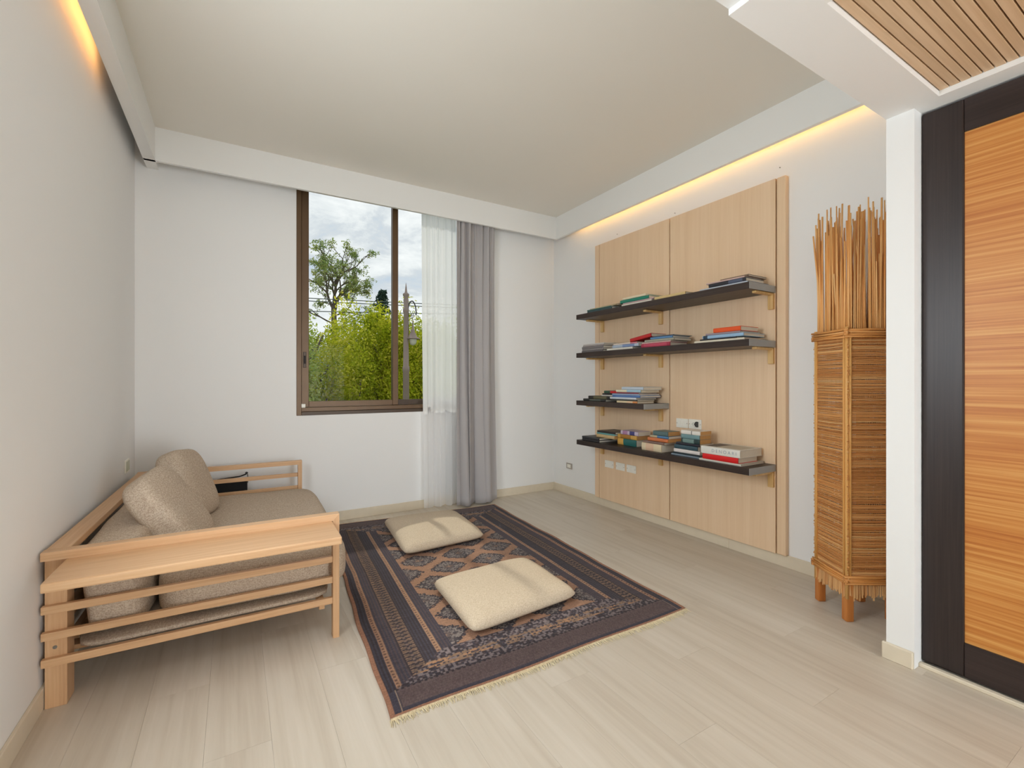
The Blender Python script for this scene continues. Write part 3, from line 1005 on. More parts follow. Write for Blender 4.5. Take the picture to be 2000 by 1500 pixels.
plate('wall_socket', 3.863, 3.960, 0.271, 0.332, XR, 'small greyish socket near the corner by the curtain', 'socket', ('socket_grey', 'socket'))
sw = tag(thing('light_switch', (XL, 3.90, 0.607)), 'pale green light switch on the left wall above the sofa', 'switch')
box('plate', XL, XL + 0.008, 3.835, 3.955, 0.607, 0.690, M['socket'], sw, 0.003, 2)
box('rocker', XL + 0.008, XL + 0.012, 3.848, 3.893, 0.617, 0.680, M['switch_g'], sw, 0.002)
box('rocker', XL + 0.008, XL + 0.011, 3.897, 3.942, 0.617, 0.680, M['switch_g'], sw, 0.002)
# little nails above the panelling
for yy, zz in ((3.19, 2.575), (2.53, 2.565), (1.69, 2.60)):
    v, f = lathe_data([(0.0, -0.012), (0.0016, -0.012), (0.0016, 0.006), (0.0035, 0.006), (0.0035, 0.008), (0.0, 0.008)], 8)
    lab = {3.19: 'small nail in the wall above the left panel', 2.53: 'small nail above the joint between the panels', 1.69: 'small nail above the right end of the panelling'}[yy]
    tag(link('nail', mesh('nail', v, f), M['metal'], None, (XR, yy, zz), (0, -PI / 2, 0)), lab, 'nail', 'nails above the panelling')

# ------------------------------------------------------------------ wooden sofa
SR = -0.0185
SX, SY = -0.600, 2.300
sofa = tag(thing('wooden_sofa', (SX, SY, 0), (0, 0, SR)), 'low beech sofa frame with slatted arms and a tray armrest', 'sofa')
SL = 1.735   # length
SW = 1.020   # depth (seat direction)


def sb(name, x0, x1, y0, y1, z0, z1, ax, bev=0.003, parent=None):
    return box(name, x0, x1, y0, y1, z0, z1, M['beech' + ax], parent or sofa, bev, 2)


# arms: near (y=0) and far (y=SL)
for side in (0, 1):
    yo = 0.0 if side == 0 else SL
    d = 1 if side == 0 else -1

    def yy(a, b):
        return (yo + d * a, yo + d * b) if d == 1 else (yo + d * b, yo + d * a)
    y0, y1 = yy(0.0, 0.045)
    # top rail and front leg joined in a mitre
    a = Acc()
    zt, zb = 0.580, 0.549
    xl, xr, xi = -0.003, SW, SW - 0.028
    a.add(([(xl, y0, zb), (xi, y0, zb), (xr, y0, zt), (xl, y0, zt), (xl, y1, zb), (xi, y1, zb), (xr, y1, zt), (xl, y1, zt)],
           [(0, 1, 2, 3), (7, 6, 5, 4), (0, 4, 5, 1), (1, 5, 6, 2), (2, 6, 7, 3), (3, 7, 4, 0)]))
    a.obj('arm_rail', M['beechX'], sofa)
    b = Acc()
    b.add(([(xi, y0, 0), (xr, y0, 0), (xr, y0, zt), (xi, y0, zb), (xi, y1, 0), (xr, y1, 0), (xr, y1, zt), (xi, y1, zb)],
           [(0, 1, 2, 3), (7, 6, 5, 4), (0, 4, 5, 1), (1, 5, 6, 2), (2, 6, 7, 3), (3, 7, 4, 0)]))
    b.obj('leg', M['beechZ'], sofa)
    ya, yb_ = yy(0.026, 0.111)
    lg = sb('leg', 0.001, 0.063, ya, yb_, 0, 0.549, 'Z')
    v, f = lathe_data([(0.0, 0.0), (0.0065, 0.0), (0.0065, 0.002), (0.004, 0.002), (0.004, 0.001), (0, 0.001)], 12)
    link('bolt', mesh('bolt', v, f), M['metal'], sofa, (0.030, yo + d * 0.0255, 0.222), (PI / 2 * d, 0, 0))
    ya, yb_ = yy(0.006, 0.026)
    zs = (0.353, 0.257, 0.160) if side == 0 else (0.453, 0.353, 0.257, 0.160)
    for z in zs:
        sb('slat', -0.004, xi, ya, yb_, z, z + 0.029, 'X', 0.002)
tray = sb('armrest_tray', 0.066, 0.990, -0.250, 0.044, 0.5165, 0.5487, 'X', 0.006)
sb('tray_bracket', 0.068, 0.090, -0.16, 0.040, 0.498, 0.5165, 'Y', 0.002)
sb('tray_bracket', 0.966, 0.989, -0.16, 0.040, 0.498, 0.5165, 'Y', 0.002)
sb('back_rail', -0.001, 0.068, 0.045, SL - 0.045, 0.551, 0.580, 'Y')
sb('back_slat', 0.010, 0.032, 0.111, SL - 0.111, 0.40, 0.46, 'Y')
sb('back_slat', 0.010, 0.032, 0.111, SL - 0.111, 0.25, 0.31, 'Y')
sb('side_beam', 0.010, 0.036, 0.111, SL - 0.111, 0.135, 0.175, 'Y')
sb('side_beam', SW - 0.085, SW - 0.060, 0.027, SL - 0.027, 0.135, 0.175, 'Y')
for k in range(9):
    yk = 0.12 + k * (SL - 0.30) / 8
    sb('bed_slat', 0.036, SW - 0.085, yk, yk + 0.06, 0.157, 0.175, 'X', 0.002)

def sofa_loc(lx, ly, lz):
    c, s_ = math.cos(SR), math.sin(SR)
    return (SX + lx * c - ly * s_, SY + lx * s_ + ly * c, lz)


# thin mattress, seat cushion, back cushion
o = link('mattress', rounded_block('mattress', 0.93, SL - 0.100, 0.026, 16, 16, 0.003, 3, 5.0), M['sofa_fab'], None, sofa_loc(0.53, SL / 2, 0.190), (0, 0, SR))
tag(o, 'thin beige mattress pad lying on the sofa frame', 'mattress')
o = link('seat_cushion', rounded_block('seat_cushion', 0.79, SL - 0.096, 0.180, 8, 24, 0.007, 8, 5.5, 0.08), M['sofa_fab'], None, sofa_loc(0.698, SL / 2, 0.296), (0, 0, SR))
tag(o, 'long beige woven seat cushion filling the sofa', 'cushion')
o = link('back_cushion', rounded_block('back_cushion', 0.215, SL - 0.090, 0.366, 6.0, 24, 0.009, 21, 7.0), M['sofa_fab'], None, sofa_loc(0.180, SL / 2, 0.378), (0, -0.10, SR))
tag(o, 'long beige woven back cushion along the sofa back rail', 'cushion')

# loose pillows
def block_pillow(dx, dy, dz, loc, ry, rz, rx, seed, label):
    me = rounded_block('throw_pillow', dx, dy, dz, 4.2, 22, 0.010, seed, 4.2)
    for v_ in me.vertices:        # slimmer towards the corners, as a stuffed cover is
        k_ = (abs(v_.co.y) / (dy / 2)) ** 4 * (abs(v_.co.z) / (dz / 2)) ** 4
        v_.co.x *= 1 - 0.35 * min(1, k_)
    e_ = (Matrix.Rotation(rz, 3, 'Z') @ Matrix.Rotation(ry, 3, 'Y') @ Matrix.Rotation(rx, 3, 'X')).to_euler()
    o_ = link('throw_pillow', me, M['sofa_fab'], None, loc, e_)
    return tag(o_, label, 'pillow', 'loose pillows on the sofa')


block_pillow(0.155, 0.43, 0.44, (-0.268, 2.81, 0.563), math.radians(-33), math.radians(-9), 0.05, 2.0, 'beige woven pillow slumped against the back cushion, nearer the tray')
block_pillow(0.165, 0.40, 0.43, (-0.240, 3.44, 0.575), math.radians(-22), math.radians(-14), -0.05, 9.0, 'upright beige woven pillow, the farther of the two on the sofa')

# black flat bag hanging behind the far arm
bag = tag(thing('black_bag', (-0.06, 4.085, 0.02)), 'flat black bag standing behind the far sofa arm', 'bag')
box('body', -0.26, 0.080, 4.070, 4.110, 0.0, 0.452, M['black'], bag, 0.008, 2)
v, f = tube_data([(-0.22, 4.075, 0.448), (-0.10, 4.066, 0.472), (0.03, 4.064, 0.482), (0.072, 4.064, 0.496)], 0.005, 8)
link('cord', mesh('cord', v, f, True), M['black'], bag, (0.06, -4.085, -0.02))
v, f = lathe_data([(0.0, -0.010), (0.008, -0.006), (0.010, 0.0), (0.008, 0.006), (0.0, 0.010)], 12)
link('toggle', mesh('toggle', v, f, True), M['post_iron'], bag, (0.134, -0.022, 0.484))
v, f = tube_data([(0.0, 0, 0.0), (0.004, -0.004, -0.03), (0.0, 0, -0.065)], 0.004, 8)
link('clip', mesh('clip', v, f, True), M['metal'], bag, (0.140, -0.024, 0.475))

# ------------------------------------------------------------------ oriental rug
def hash2(a, b, s=0.0):
    v_ = np.sin(a * 127.1 + b * 311.7 + s * 74.7) * 43758.5453
    return v_ - np.floor(v_)


def make_rug():
    NLc, NRc, FRc, FLc = np.array((0.466, 1.612)), np.array((2.032, 1.608)), np.array((2.160, 3.945)), np.array((0.640, 4.060))
    Wd, Ln = 1.56, 2.42
    nx, ny = 400, 620
    u = np.linspace(0, 1, nx + 1)
    v_ = np.linspace(0, 1, ny + 1)
    U, V = np.meshgrid(u, v_)            # row = v (near to far)
    P = ((1 - U)[..., None] * (1 - V)[..., None] * NLc + U[..., None] * (1 - V)[..., None] * NRc
         + U[..., None] * V[..., None] * FRc + (1 - U)[..., None] * V[..., None] * FLc)
    # slightly wavy selvages
    wob = 0.005 * np.sin(V * 13 + 1.0) + 0.0025 * np.sin(V * 37)
    edge = (np.abs(U - 0.5) * 2) ** 6
    X = P[..., 0] + wob * edge
    Y = P[..., 1] + 0.006 * np.sin(U * 13) * (np.abs(V - 0.5) * 2) ** 6
    Z = 0.009 + 0.0015 * np.sin(X * 9 + 1.3 * np.sin(Y * 5)) * np.sin(Y * 7) + 0.0012 * (hash2(np.round(U * nx), np.round(V * ny)) - 0.5)
    # pattern in metres
    x = U * Wd
    y = V * Ln
    dx = np.minimum(x, Wd - x)
    dy = np.minimum(y, Ln - y)

    def C(r, g, b):
        return np.array(srgb(r, g, b)[:3])
    navy, dk, plum, tan, terra, rust, mid, elem = C(64, 59, 68), C(56, 48, 51), C(80, 67, 69), C(160, 126, 100), C(152, 116, 93), C(134, 96, 78), C(108, 89, 80), C(98, 82, 79)
    col = np.zeros(U.shape + (3,))
    col[:] = navy

    def put(mask, c):
        col[mask] = c
    fld_x, fld_y = 0.345, 0.315
    infield = (dx > fld_x) & (dy > fld_y)
    # side bands (by distance from the selvage)
    side = (dy > 0.145)
    put(side & (dx < 0.055), navy)
    lines = (np.floor(x / 0.0078) % 2 == 0)
    put(side & (dx >= 0.018) & (dx < 0.055) & lines, dk)

    def ladder(d0, d1, ymin, ca, cb):
        m = (dx >= d0) & (dx < d1) & (dy > ymin)
        put(m, ca)
        put(m & (np.floor(y / 0.011) % 2 == 0) & (dx > d0 + 0.006) & (dx < d1 - 0.006), cb)
    put(side & (dx >= 0.080) & (dx < 0.132), np.where(True, navy, navy))
    put(side & (dx >= 0.080) & (dx < 0.132) & lines, plum)
    # figured band: two facing rows of arrow heads
    m = side & (dx >= 0.132) & (dx < 0.212)
    put(m, dk)
    c_ = np.abs(dx - 0.172)
    ph = (y / 0.030) % 1.0
    arrow = m & (c_ > 0.006) & (c_ < 0.034) & (np.abs(ph - 0.5) < 0.13 + 0.27 * (c_ / 0.034))
    put(arrow, C(128, 101, 82))
    put(arrow & (np.abs(ph - 0.5) < 0.10), C(86, 74, 66))
    put(m & (c_ <= 0.006) & (np.floor(y / 0.015) % 2 == 0), mid)
    put(side & (dx >= 0.212) & (dx < 0.272), navy)
    put(side & (dx >= 0.212) & (dx < 0.272) & lines, dk)
    put(side & (dx >= 0.298) & (dx < fld_x), navy)
    put(side & (dx >= 0.298) & (dx < fld_x) & lines, plum)
    ladder(0.055, 0.080, 0.145, C(154, 118, 94), C(98, 72, 62))
    ladder(0.274, 0.297, 0.26, C(158, 124, 98), C(110, 82, 70))
    # end zones: small mottled figures between plain band and field
    ez = (dy > 0.145) & (dy <= fld_y) & (dx > (dy - 0.145) * 1.45 + 0.055)
    cell = 0.011
    hx, hy = np.floor(x / cell), np.floor(y / cell)
    r1 = hash2(hx, hy, 1.0)
    put(ez, dk)
    put(ez & (r1 > 0.45), plum)
    put(ez & (r1 > 0.62), C(120, 108, 108))
    mid_row = ez & (np.abs(dy - 0.225) < 0.026)
    r2 = hash2(np.floor(x / 0.034), np.floor(y / 0.013), 4.0)
    put(mid_row & (r2 > 0.35), C(134, 108, 88))
    put(mid_row & (r2 > 0.8), C(162, 124, 94))
    tri = ez & (np.abs(((x / 0.024) % 1) - 0.5) < 0.28) & (np.abs(((y / 0.020) % 1) - 0.5) < 0.28)
    put(tri & (r1 < 0.55), navy)
    # plain end band with broken dark guard lines
    eb = dy <= 0.145
    put(eb, elem)
    put(eb & (hash2(np.round(x * 900), np.round(y * 90)) > 0.5), C(88, 72, 72))
    put(eb & (dy < 0.038), navy)
    put(eb & (dx < 0.052), navy)
    put(eb & (np.abs(dx - 0.047) < 0.003), C(150, 128, 110))
    put((np.abs(dy - 0.145) < 0.006) & (np.floor(x / 0.012) % 2 == 0), dk)
    # field: terracotta ground with lattice of dark stepped lozenges
    fx = x - fld_x
    fy = y - fld_y
    fw = Wd - 2 * fld_x
    px_, py_ = fw / 3.0, 0.188
    row = np.floor(fy / py_)
    offx = np.where(row % 2 == 0, 0.0, 0.5)
    put(infield, terra)
    st = 0.0115
    qx = np.floor(fx / st) * st + st / 2
    qy = np.floor(fy / (st * 0.8)) * st * 0.8 + st * 0.4
    for ro in (-1, 0, 1):
        rr = row + ro
        ox = np.where(rr % 2 == 0, 0.0, 0.5)
        cxn = np.round(qx / px_ - ox) + ox
        ddx = np.abs(qx - cxn * px_) / (px_ * 0.47)
        ddy = np.abs(qy - (rr + 0.5) * py_) / (py_ * 0.60)
        d = (ddx ** 1.2 + ddy ** 1.2) ** (1 / 1.2) + 0.16 * (hash2(np.floor(fx / 0.016), np.floor(fy / 0.010), 6.0) - 0.5)
        inl = infield & (d < 0.92)
        put(inl, C(70, 63, 66))
        put(inl & (d < 0.80) & (hash2(np.floor(fx / 0.009), np.floor(fy / 0.009), 2.0) > 0.6), C(128, 118, 112))
        put(infield & (d < 0.90) & (d > 0.80), C(54, 48, 54))
        put(infield & (d < 0.52) & (d > 0.44), C(110, 100, 98))
        put(infield & (d < 0.26), C(98, 84, 80))
        put(infield & (d < 0.10), C(140, 112, 94))
    jag = infield & (np.minimum(fx, fw - fx) < 0.008)
    put(jag, navy)
    # selvages
    sel = (dx < 0.018) | (dy < 0.019)
    put(sel, C(156, 112, 88))
    kil = (dy < 0.007)
    put(kil, C(214, 194, 158))
    # weave irregularity
    n = hash2(np.round(U * nx), np.round(V * ny), 9.0)
    strip = 0.90 + 0.2 * hash2(np.floor(y / 0.006), np.zeros_like(y), 3.0)
    col = col * (0.82 + 0.36 * n)[..., None] * strip[..., None]
    col = np.clip(col, 0, 1)
    verts = np.stack([X, Y, Z], -1).reshape(-1, 3)
    nv = verts.shape[0]
    i = np.arange(ny)[:, None] * (nx + 1) + np.arange(nx)[None, :]
    quads = np.stack([i, i + 1, i + nx + 2, i + nx + 1], -1).reshape(-1, 4)
    # skirt down to the floor
    ring = np.concatenate([np.arange(nx + 1), (np.arange(1, ny + 1)) * (nx + 1) + nx, (ny * (nx + 1) + np.arange(nx))[::-1], (np.arange(1, ny) * (nx + 1))[::-1]])
    low = verts[ring].copy()
    low[:, 2] = 0.0008
    verts = np.concatenate([verts, low])
    k = np.arange(len(ring))
    k2 = (k + 1) % len(ring)
    sk = np.stack([ring[k], nv + k, nv + k2, ring[k2]], -1)
    quads = np.concatenate([quads, sk])
    me = bpy.data.meshes.new('rug_pile')
    me.vertices.add(len(verts))
    me.vertices.foreach_set('co', verts.astype(np.float32).ravel())
    me.loops.add(quads.size)
    me.loops.foreach_set('vertex_index', quads.astype(np.int32).ravel())
    me.polygons.add(len(quads))
    me.polygons.foreach_set('loop_start', (np.arange(len(quads)) * 4).astype(np.int32))
    me.update(calc_edges=True)
    me.polygons.foreach_set('use_smooth', np.ones(len(quads), dtype=bool))
    ca = me.color_attributes.new('pattern', 'FLOAT_COLOR', 'POINT')
    full = np.ones((len(verts), 4), dtype=np.float32)
    flat = col.reshape(-1, 3)
    full[:nv, :3] = flat
    full[nv:, :3] = flat[ring]
    ca.data.foreach_set('color', full.ravel())
    m_, nt, b = new_mat('knotted_wool')
    at = nt.nodes.new('ShaderNodeAttribute')
    at.attribute_name = 'pattern'
    tc = nt.nodes.new('ShaderNodeTexCoord')
    no = nt.nodes.new('ShaderNodeTexNoise')
    no.inputs['Scale'].default_value = 420
    no.inputs['Detail'].default_value = 3
    nt.links.new(tc.outputs['Object'], no.inputs['Vector'])
    hs = nt.nodes.new('ShaderNodeHueSaturation')
    mr = nt.nodes.new('ShaderNodeMapRange')
    mr.inputs['To Min'].default_value = 0.7
    mr.inputs['To Max'].default_value = 1.3
    nt.links.new(no.outputs['Fac'], mr.inputs['Value'])
    nt.links.new(mr.outputs[0], hs.inputs['Value'])
    nt.links.new(at.outputs['Color'], hs.inputs['Color'])
    nt.links.new(hs.outputs['Color'], b.inputs['Base Color'])
    b.inputs['Roughness'].default_value = 0.95
    b.inputs['Specular IOR Level'].default_value = 0.1
    b.inputs['Sheen Weight'].default_value = 0.1
    bp = nt.nodes.new('ShaderNodeBump')
    bp.inputs['Strength'].default_value = 0.5
    bp.inputs['Distance'].default_value = 0.002
    nt.links.new(no.outputs['Fac'], bp.inputs['Height'])
    nt.links.new(bp.outputs['Normal'], b.inputs['Normal'])
    rug = tag(link('rug', me, m_), 'dark patterned oriental rug with terracotta lozenges and striped borders', 'rug')
    # fringe at the near and far ends
    fm = plain('rug_fringe', srgb(214, 200, 166), 0.95, var=0.15, bscale=60)
    r = random.Random(3)
    for nm, (p0, p1), d in (('fringe', (NLc, NRc), -1), ('fringe', (FLc, FRc), 1)):
        a = Acc()
        nst = 430
        for k_ in range(nst):
            t = (k_ + r.random()) / nst
            p = p0 + (p1 - p0) * t
            ln = r.uniform(0.012, 0.032)
            sx = r.uniform(-0.010, 0.010)
            y_ = p[1] + 0.006 * math.sin(t * 13)
            a.add(tube_data([(p[0], y_ - d * 0.004, 0.005), (p[0] + sx * 0.5, y_ + d * ln * 0.5, 0.004), (p[0] + sx, y_ + d * ln, 0.002)], [0.0018, 0.0014, 0.0009], 4))
        o_ = a.obj(nm, fm, rug)
        o_['kind'] = 'stuff'
    return rug


make_rug()

# ------------------------------------------------------------------ floor cushions
def floor_cushion(cs, h, seed, label, z0=0.0105):
    """quilted floor cushion spanned between four corner points"""
    cs = [Vector((c[0], c[1], 0)) for c in cs]
    ctr = sum(cs, Vector()) / 4
    n = 34
    V, F, idx = [], [], {}
    for side in (1, -1):
        for i in range(n + 1):
            for j in range(n + 1):
                u, v_ = i / n, j / n
                eg = i in (0, n) or j in (0, n)
                if side == -1 and eg:
                    idx[(side, i, j)] = idx[(1, i, j)]
                    continue
                uu, vv = 2 * u - 1, 2 * v_ - 1
                m_ = abs(uu * vv)
                sh = 1 - 0.055 * m_ ** 9
                us, vs_ = 0.5 + 0.5 * uu * sh * (1 - 0.012 * (1 - vv * vv)), 0.5 + 0.5 * vv * sh * (1 - 0.012 * (1 - uu * uu))
                p = (cs[0] * (1 - us) + cs[1] * us) * (1 - vs_) + (cs[3] * (1 - us) + cs[2] * us) * vs_
                prof = ((1 - abs(uu) ** 7) * (1 - abs(vv) ** 7)) ** 0.55
                dome = 0.80 + 0.20 * (1 - uu * uu) * (1 - vv * vv)
                if side == 1:
                    z = 0.38 * h + 0.62 * h * prof * dome
                    z += 0.010 * mnoise.noise(Vector((p.x * 5 + seed, p.y * 5, seed))) * prof
                else:
                    z = 0.38 * h * (1 - prof)
                idx[(side, i, j)] = len(V)
                V.append(tuple(p - ctr + Vector((0, 0, z))))
        for i in range(n):
            for j in range(n):
                q = (idx[(side, i, j)], idx[(side, i, j + 1)], idx[(side, i + 1, j + 1)], idx[(side, i + 1, j)])
                F.append(q if side == 1 else q[::-1])
    o_ = link('floor_cushion', mesh('floor_cushion', V, F, True), M['floor_fab'], None, (ctr.x, ctr.y, z0))
    return tag(o_, label, 'cushion', 'floor cushions on the rug')


floor_cushion([(1.044, 3.820), (1.668, 3.765), (1.610, 3.065), (0.965, 3.020)], 0.105, 4.0, 'square beige floor cushion on the rug, the one nearer the window')
floor_cushion([(0.966, 2.515), (1.630, 2.545), (1.605, 1.965), (0.930, 1.915)], 0.095, 13.0, 'square beige floor cushion on the rug, the one farther from the window')

# ------------------------------------------------------------------ reed floor lamp
LC = Vector((2.790, 1.158, 0))
LROT = math.radians(-32.2)
lamp = tag(thing('reed_floor_lamp', LC, (0, 0, LROT)), 'tall square rattan floor lamp with upright reeds, half hidden by the nib wall', 'lamp')
hs_ = 0.122           # half side of the body
for sx in (-1, 1):
    for sy in (-1, 1):
        box('leg', sx * 0.107 - 0.019, sx * 0.107 + 0.019, sy * 0.107 - 0.019, sy * 0.107 + 0.019, 0, 0.22, M['lamp_leg'], lamp, 0.006, 2)
        v, f = tube_data([(0, 0, 0.115), (0.001, 0, 0.6), (-0.001, 0, 1.1), (0, 0, 1.475)], 0.0085, 8)
        link('corner_pole', mesh('corner_pole', v, f, True), M['lamp_post'], lamp, (sx * (hs_ - 0.001), sy * (hs_ - 0.001), 0))
        v, f = tube_data([(0, 0, 0.19), (0.0, 0.001, 0.9), (0, 0, 1.452)], 0.0062, 8)
        link('corner_pole', mesh('corner_pole', v, f, True), M['lamp_post'], lamp, (sx * (hs_ + 0.002) - 0.016 * sx, sy * (hs_ + 0.004), 0))
        link('corner_pole', bpy.data.meshes['corner_pole'] if False else mesh('corner_pole', v, f, True), M['lamp_post'], lamp, (sx * (hs_ + 0.004), sy * (hs_ + 0.002) - 0.016 * sy, 0))
# woven faces, bands and bottom fringes
r = random.Random(12)
for k in range(4):
    face = thing('woven_face')
    face.parent = lamp
    bpy.data.objects.remove(face)
    rz = k * PI / 2
    a = Acc()
    z = 0.21
    while z < 1.43:
        rr = r.uniform(0.0030, 0.0044)
        ex0, ex1 = r.uniform(0.0, 0.016), r.uniform(0.0, 0.016)
        sag = r.uniform(-0.0025, 0.0025)
        o0 = r.uniform(-0.0012, 0.0012)
        a.add(tube_data([(-hs_ - ex0 * (k % 2), o0, z), (0, o0, z + sag), (hs_ + ex1 * (k % 2), o0, z + r.uniform(-0.002, 0.002))], rr, 5))
        z += r.uniform(0.0078, 0.0094)
    o = a.obj('woven_face', M['weft'], lamp, (0, 0, 0), (0, 0, 0))
    o.matrix_local = Matrix.Rotation(rz, 4, 'Z') @ Matrix.Translation((0, -hs_, 0))
    o['kind'] = 'stuff'
    a = Acc()
    for j in range(22):
        xx = -hs_ + 0.006 + j * (2 * hs_ - 0.012) / 21
        a.add(tube_data([(xx, 0.006, 0.2), (xx + r.uniform(-0.002, 0.002), 0.0045, 0.8), (xx, 0.006, 1.44)], 0.0018, 4))
    o = a.obj('warp', M['fringe_reed'], lamp)
    o.matrix_local = Matrix.Rotation(rz, 4, 'Z') @ Matrix.Translation((0, -hs_, 0))
    o['kind'] = 'stuff'
    # bundled bands at top and bottom
    for (zb, hb) in ((1.425, 0.036), (0.192, 0.032)):
        for j in range(4):
            zz = zb + hb * j / 3
            v, f = tube_data([(-hs_ - 0.012 - r.uniform(0, .012), -0.008, zz + r.uniform(-.004, .004)), (0, -0.010 - r.uniform(0, .003), zz + r.uniform(-.002, .002)), (hs_ + 0.010 + r.uniform(0, .01), -0.008, zz + r.uniform(-.004, .004))], r.uniform(0.0052, 0.0066), 7)
            o = link('band_cane', mesh('band_cane', v, f, True), M['lamp_band'], lamp)
            o.matrix_local = Matrix.Rotation(rz, 4, 'Z') @ Matrix.Translation((0, -hs_, 0))
    a = Acc()
    for j in range(27):
        xx = -hs_ + 0.012 + j * (2 * hs_ - 0.024) / 26
        a.add(tube_data([(xx, 0.0, 0.200), (xx + r.uniform(-.005, .005), -0.002, r.uniform(0.105, 0.135))], r.uniform(0.0032, 0.0046), 5))
    o = a.obj('reed_fringe', M['fringe_reed'], lamp)
    o.matrix_local = Matrix.Rotation(rz, 4, 'Z') @ Matrix.Translation((0, -hs_, 0))
    o['kind'] = 'stuff'
# upright reeds around the rim
for k in range(4):
    for j in range(25):
        for layer in (0, 1):
            if layer == 1 and r.random() < 0.45:
                continue
            s = -hs_ + 0.010 + (j + r.uniform(-.3, .3)) * (2 * hs_ - 0.02) / 24
            dep = hs_ - 0.006 - layer * 0.012
            top = r.uniform(1.95, 2.13) if r.random() < 0.75 else r.uniform(1.74, 1.95)
            lean = r.gauss(0, 0.008) if r.random() < 0.90 else r.gauss(0, 0.035)
            out = r.gauss(0.0, 0.008)
            rad = r.uniform(0.0034, 0.0058)
            lx, ly = s, -dep
            pts = [(0, 0, 1.40), (lean * 0.30, -out * 0.3, 1.40 + (top - 1.40) * 0.4), (lean, -out, top)]
            v, f = tube_data(pts, [rad, rad * 0.95, rad * 0.8], 6)
            o = link('reed', mesh('reed', v, f, True), M['reed'], lamp)
            o.matrix_local = Matrix.Rotation(k * PI / 2, 4, 'Z') @ Matrix.Translation((lx, ly, 0))

# ------------------------------------------------------------------ the garden and street outside
GZ = -3.2
struct(box('ground', -60, 80, -60, 160, GZ - 0.2, GZ, M['ground']))


def leaf_cloud(acc_v, acc_f, ctr, rad, n, size, r, shell=0.55, flat=1.0):
    for _ in range(n):
        while True:
            d = Vector((r.gauss(0, 1), r.gauss(0, 1), r.gauss(0, 1)))
            if d.length > 1e-3:
                break
        d.normalize()
        rr = r.uniform(shell, 1.0) ** 0.7
        rr *= 0.86 + 0.28 * mnoise.noise(Vector((d.x * 2.2 + ctr[0], d.y * 2.2 + ctr[1], d.z * 2.2)))
        p = Vector((ctr[0] + d.x * rad[0] * rr, ctr[1] + d.y * rad[1] * rr, ctr[2] + d.z * rad[2] * rr))
        a = Vector((r.gauss(0, 1), r.gauss(0, 1), r.gauss(0, 1) * flat)).normalized()
        b = a.cross(Vector((r.gauss(0, 1), r.gauss(0, 1), r.gauss(0, 1)))).normalized()
        s = size * r.uniform(0.6, 1.35)
        i0 = len(acc_v)
        acc_v += [tuple(p - a * s), tuple(p + b * s * 0.42), tuple(p + a * s), tuple(p - b * s * 0.42)]
        acc_f.append((i0, i0 + 1, i0 + 2, i0 + 3))


def bushy_tree(x, y, top, rx, rz, n, size, mat, seed, label):
    r_ = random.Random(seed)
    t = tag(thing('garden_tree', (x, y, GZ)), label, 'tree', 'leafy trees outside the window')
    V, F = [], []
    cz = top - GZ - rz
    leaf_cloud(V, F, (0, 0, cz), (rx, rx, rz), n, size, r_, 0.25)
    for _ in range(9):
        d = Vector((r_.gauss(0, 1), r_.gauss(0, 1), r_.gauss(0, 0.8))).normalized()
        leaf_cloud(V, F, (d.x * rx * 0.72, d.y * rx * 0.72, cz + d.z * rz * 0.74), (rx * 0.42, rx * 0.42, rz * 0.36), n // 14, size, r_, 0.3)
    link('foliage', mesh('foliage', V, F), mat, t)['kind'] = 'stuff'
    a = Acc()
    a.add(tube_data([(0, 0, 0), (0.05, 0.02, cz * 0.6), (0.0, 0.05, cz)], [0.16, 0.12, 0.08], 8))
    for k in range(7):
        an = r_.uniform(0, 2 * PI)
        z0_ = cz * r_.uniform(0.5, 0.9)
        a.add(tube_data([(0, 0, z0_), (math.cos(an) * rx * 0.4, math.sin(an) * rx * 0.4, z0_ + rz * 0.4), (math.cos(an) * rx * 0.75, math.sin(an) * rx * 0.75, z0_ + rz * 0.8)], [0.07, 0.045, 0.02], 6))
    a.obj('trunk', M['bark'], t, smooth=True)
    return t


bushy_tree(0.60, 9.9, 3.10, 1.35, 2.5, 34000, 0.036, M['leaf_green'], 1, 'pale green leafy tree at the left edge of the window view')
bushy_tree(2.15, 10.3, 3.16, 1.30, 2.5, 38000, 0.036, M['leaf_yellow'], 2, 'bright yellow-green leafy tree in the middle of the window view')
bushy_tree(3.35, 9.9, 3.05, 1.15, 2.4, 34000, 0.036, M['leaf_yellow'], 3, 'yellow-green leafy tree just behind the street lamp')
bushy_tree(4.9, 10.6, 3.1, 1.5, 2.4, 22000, 0.042, M['leaf_green'], 4, 'green leafy tree beyond the sheer curtain, right of the lamp')
bushy_tree(-1.7, 10.8, 2.9, 1.5, 2.3, 12000, 0.045, M['leaf_green'], 5, 'green leafy tree outside, hidden left of the window')


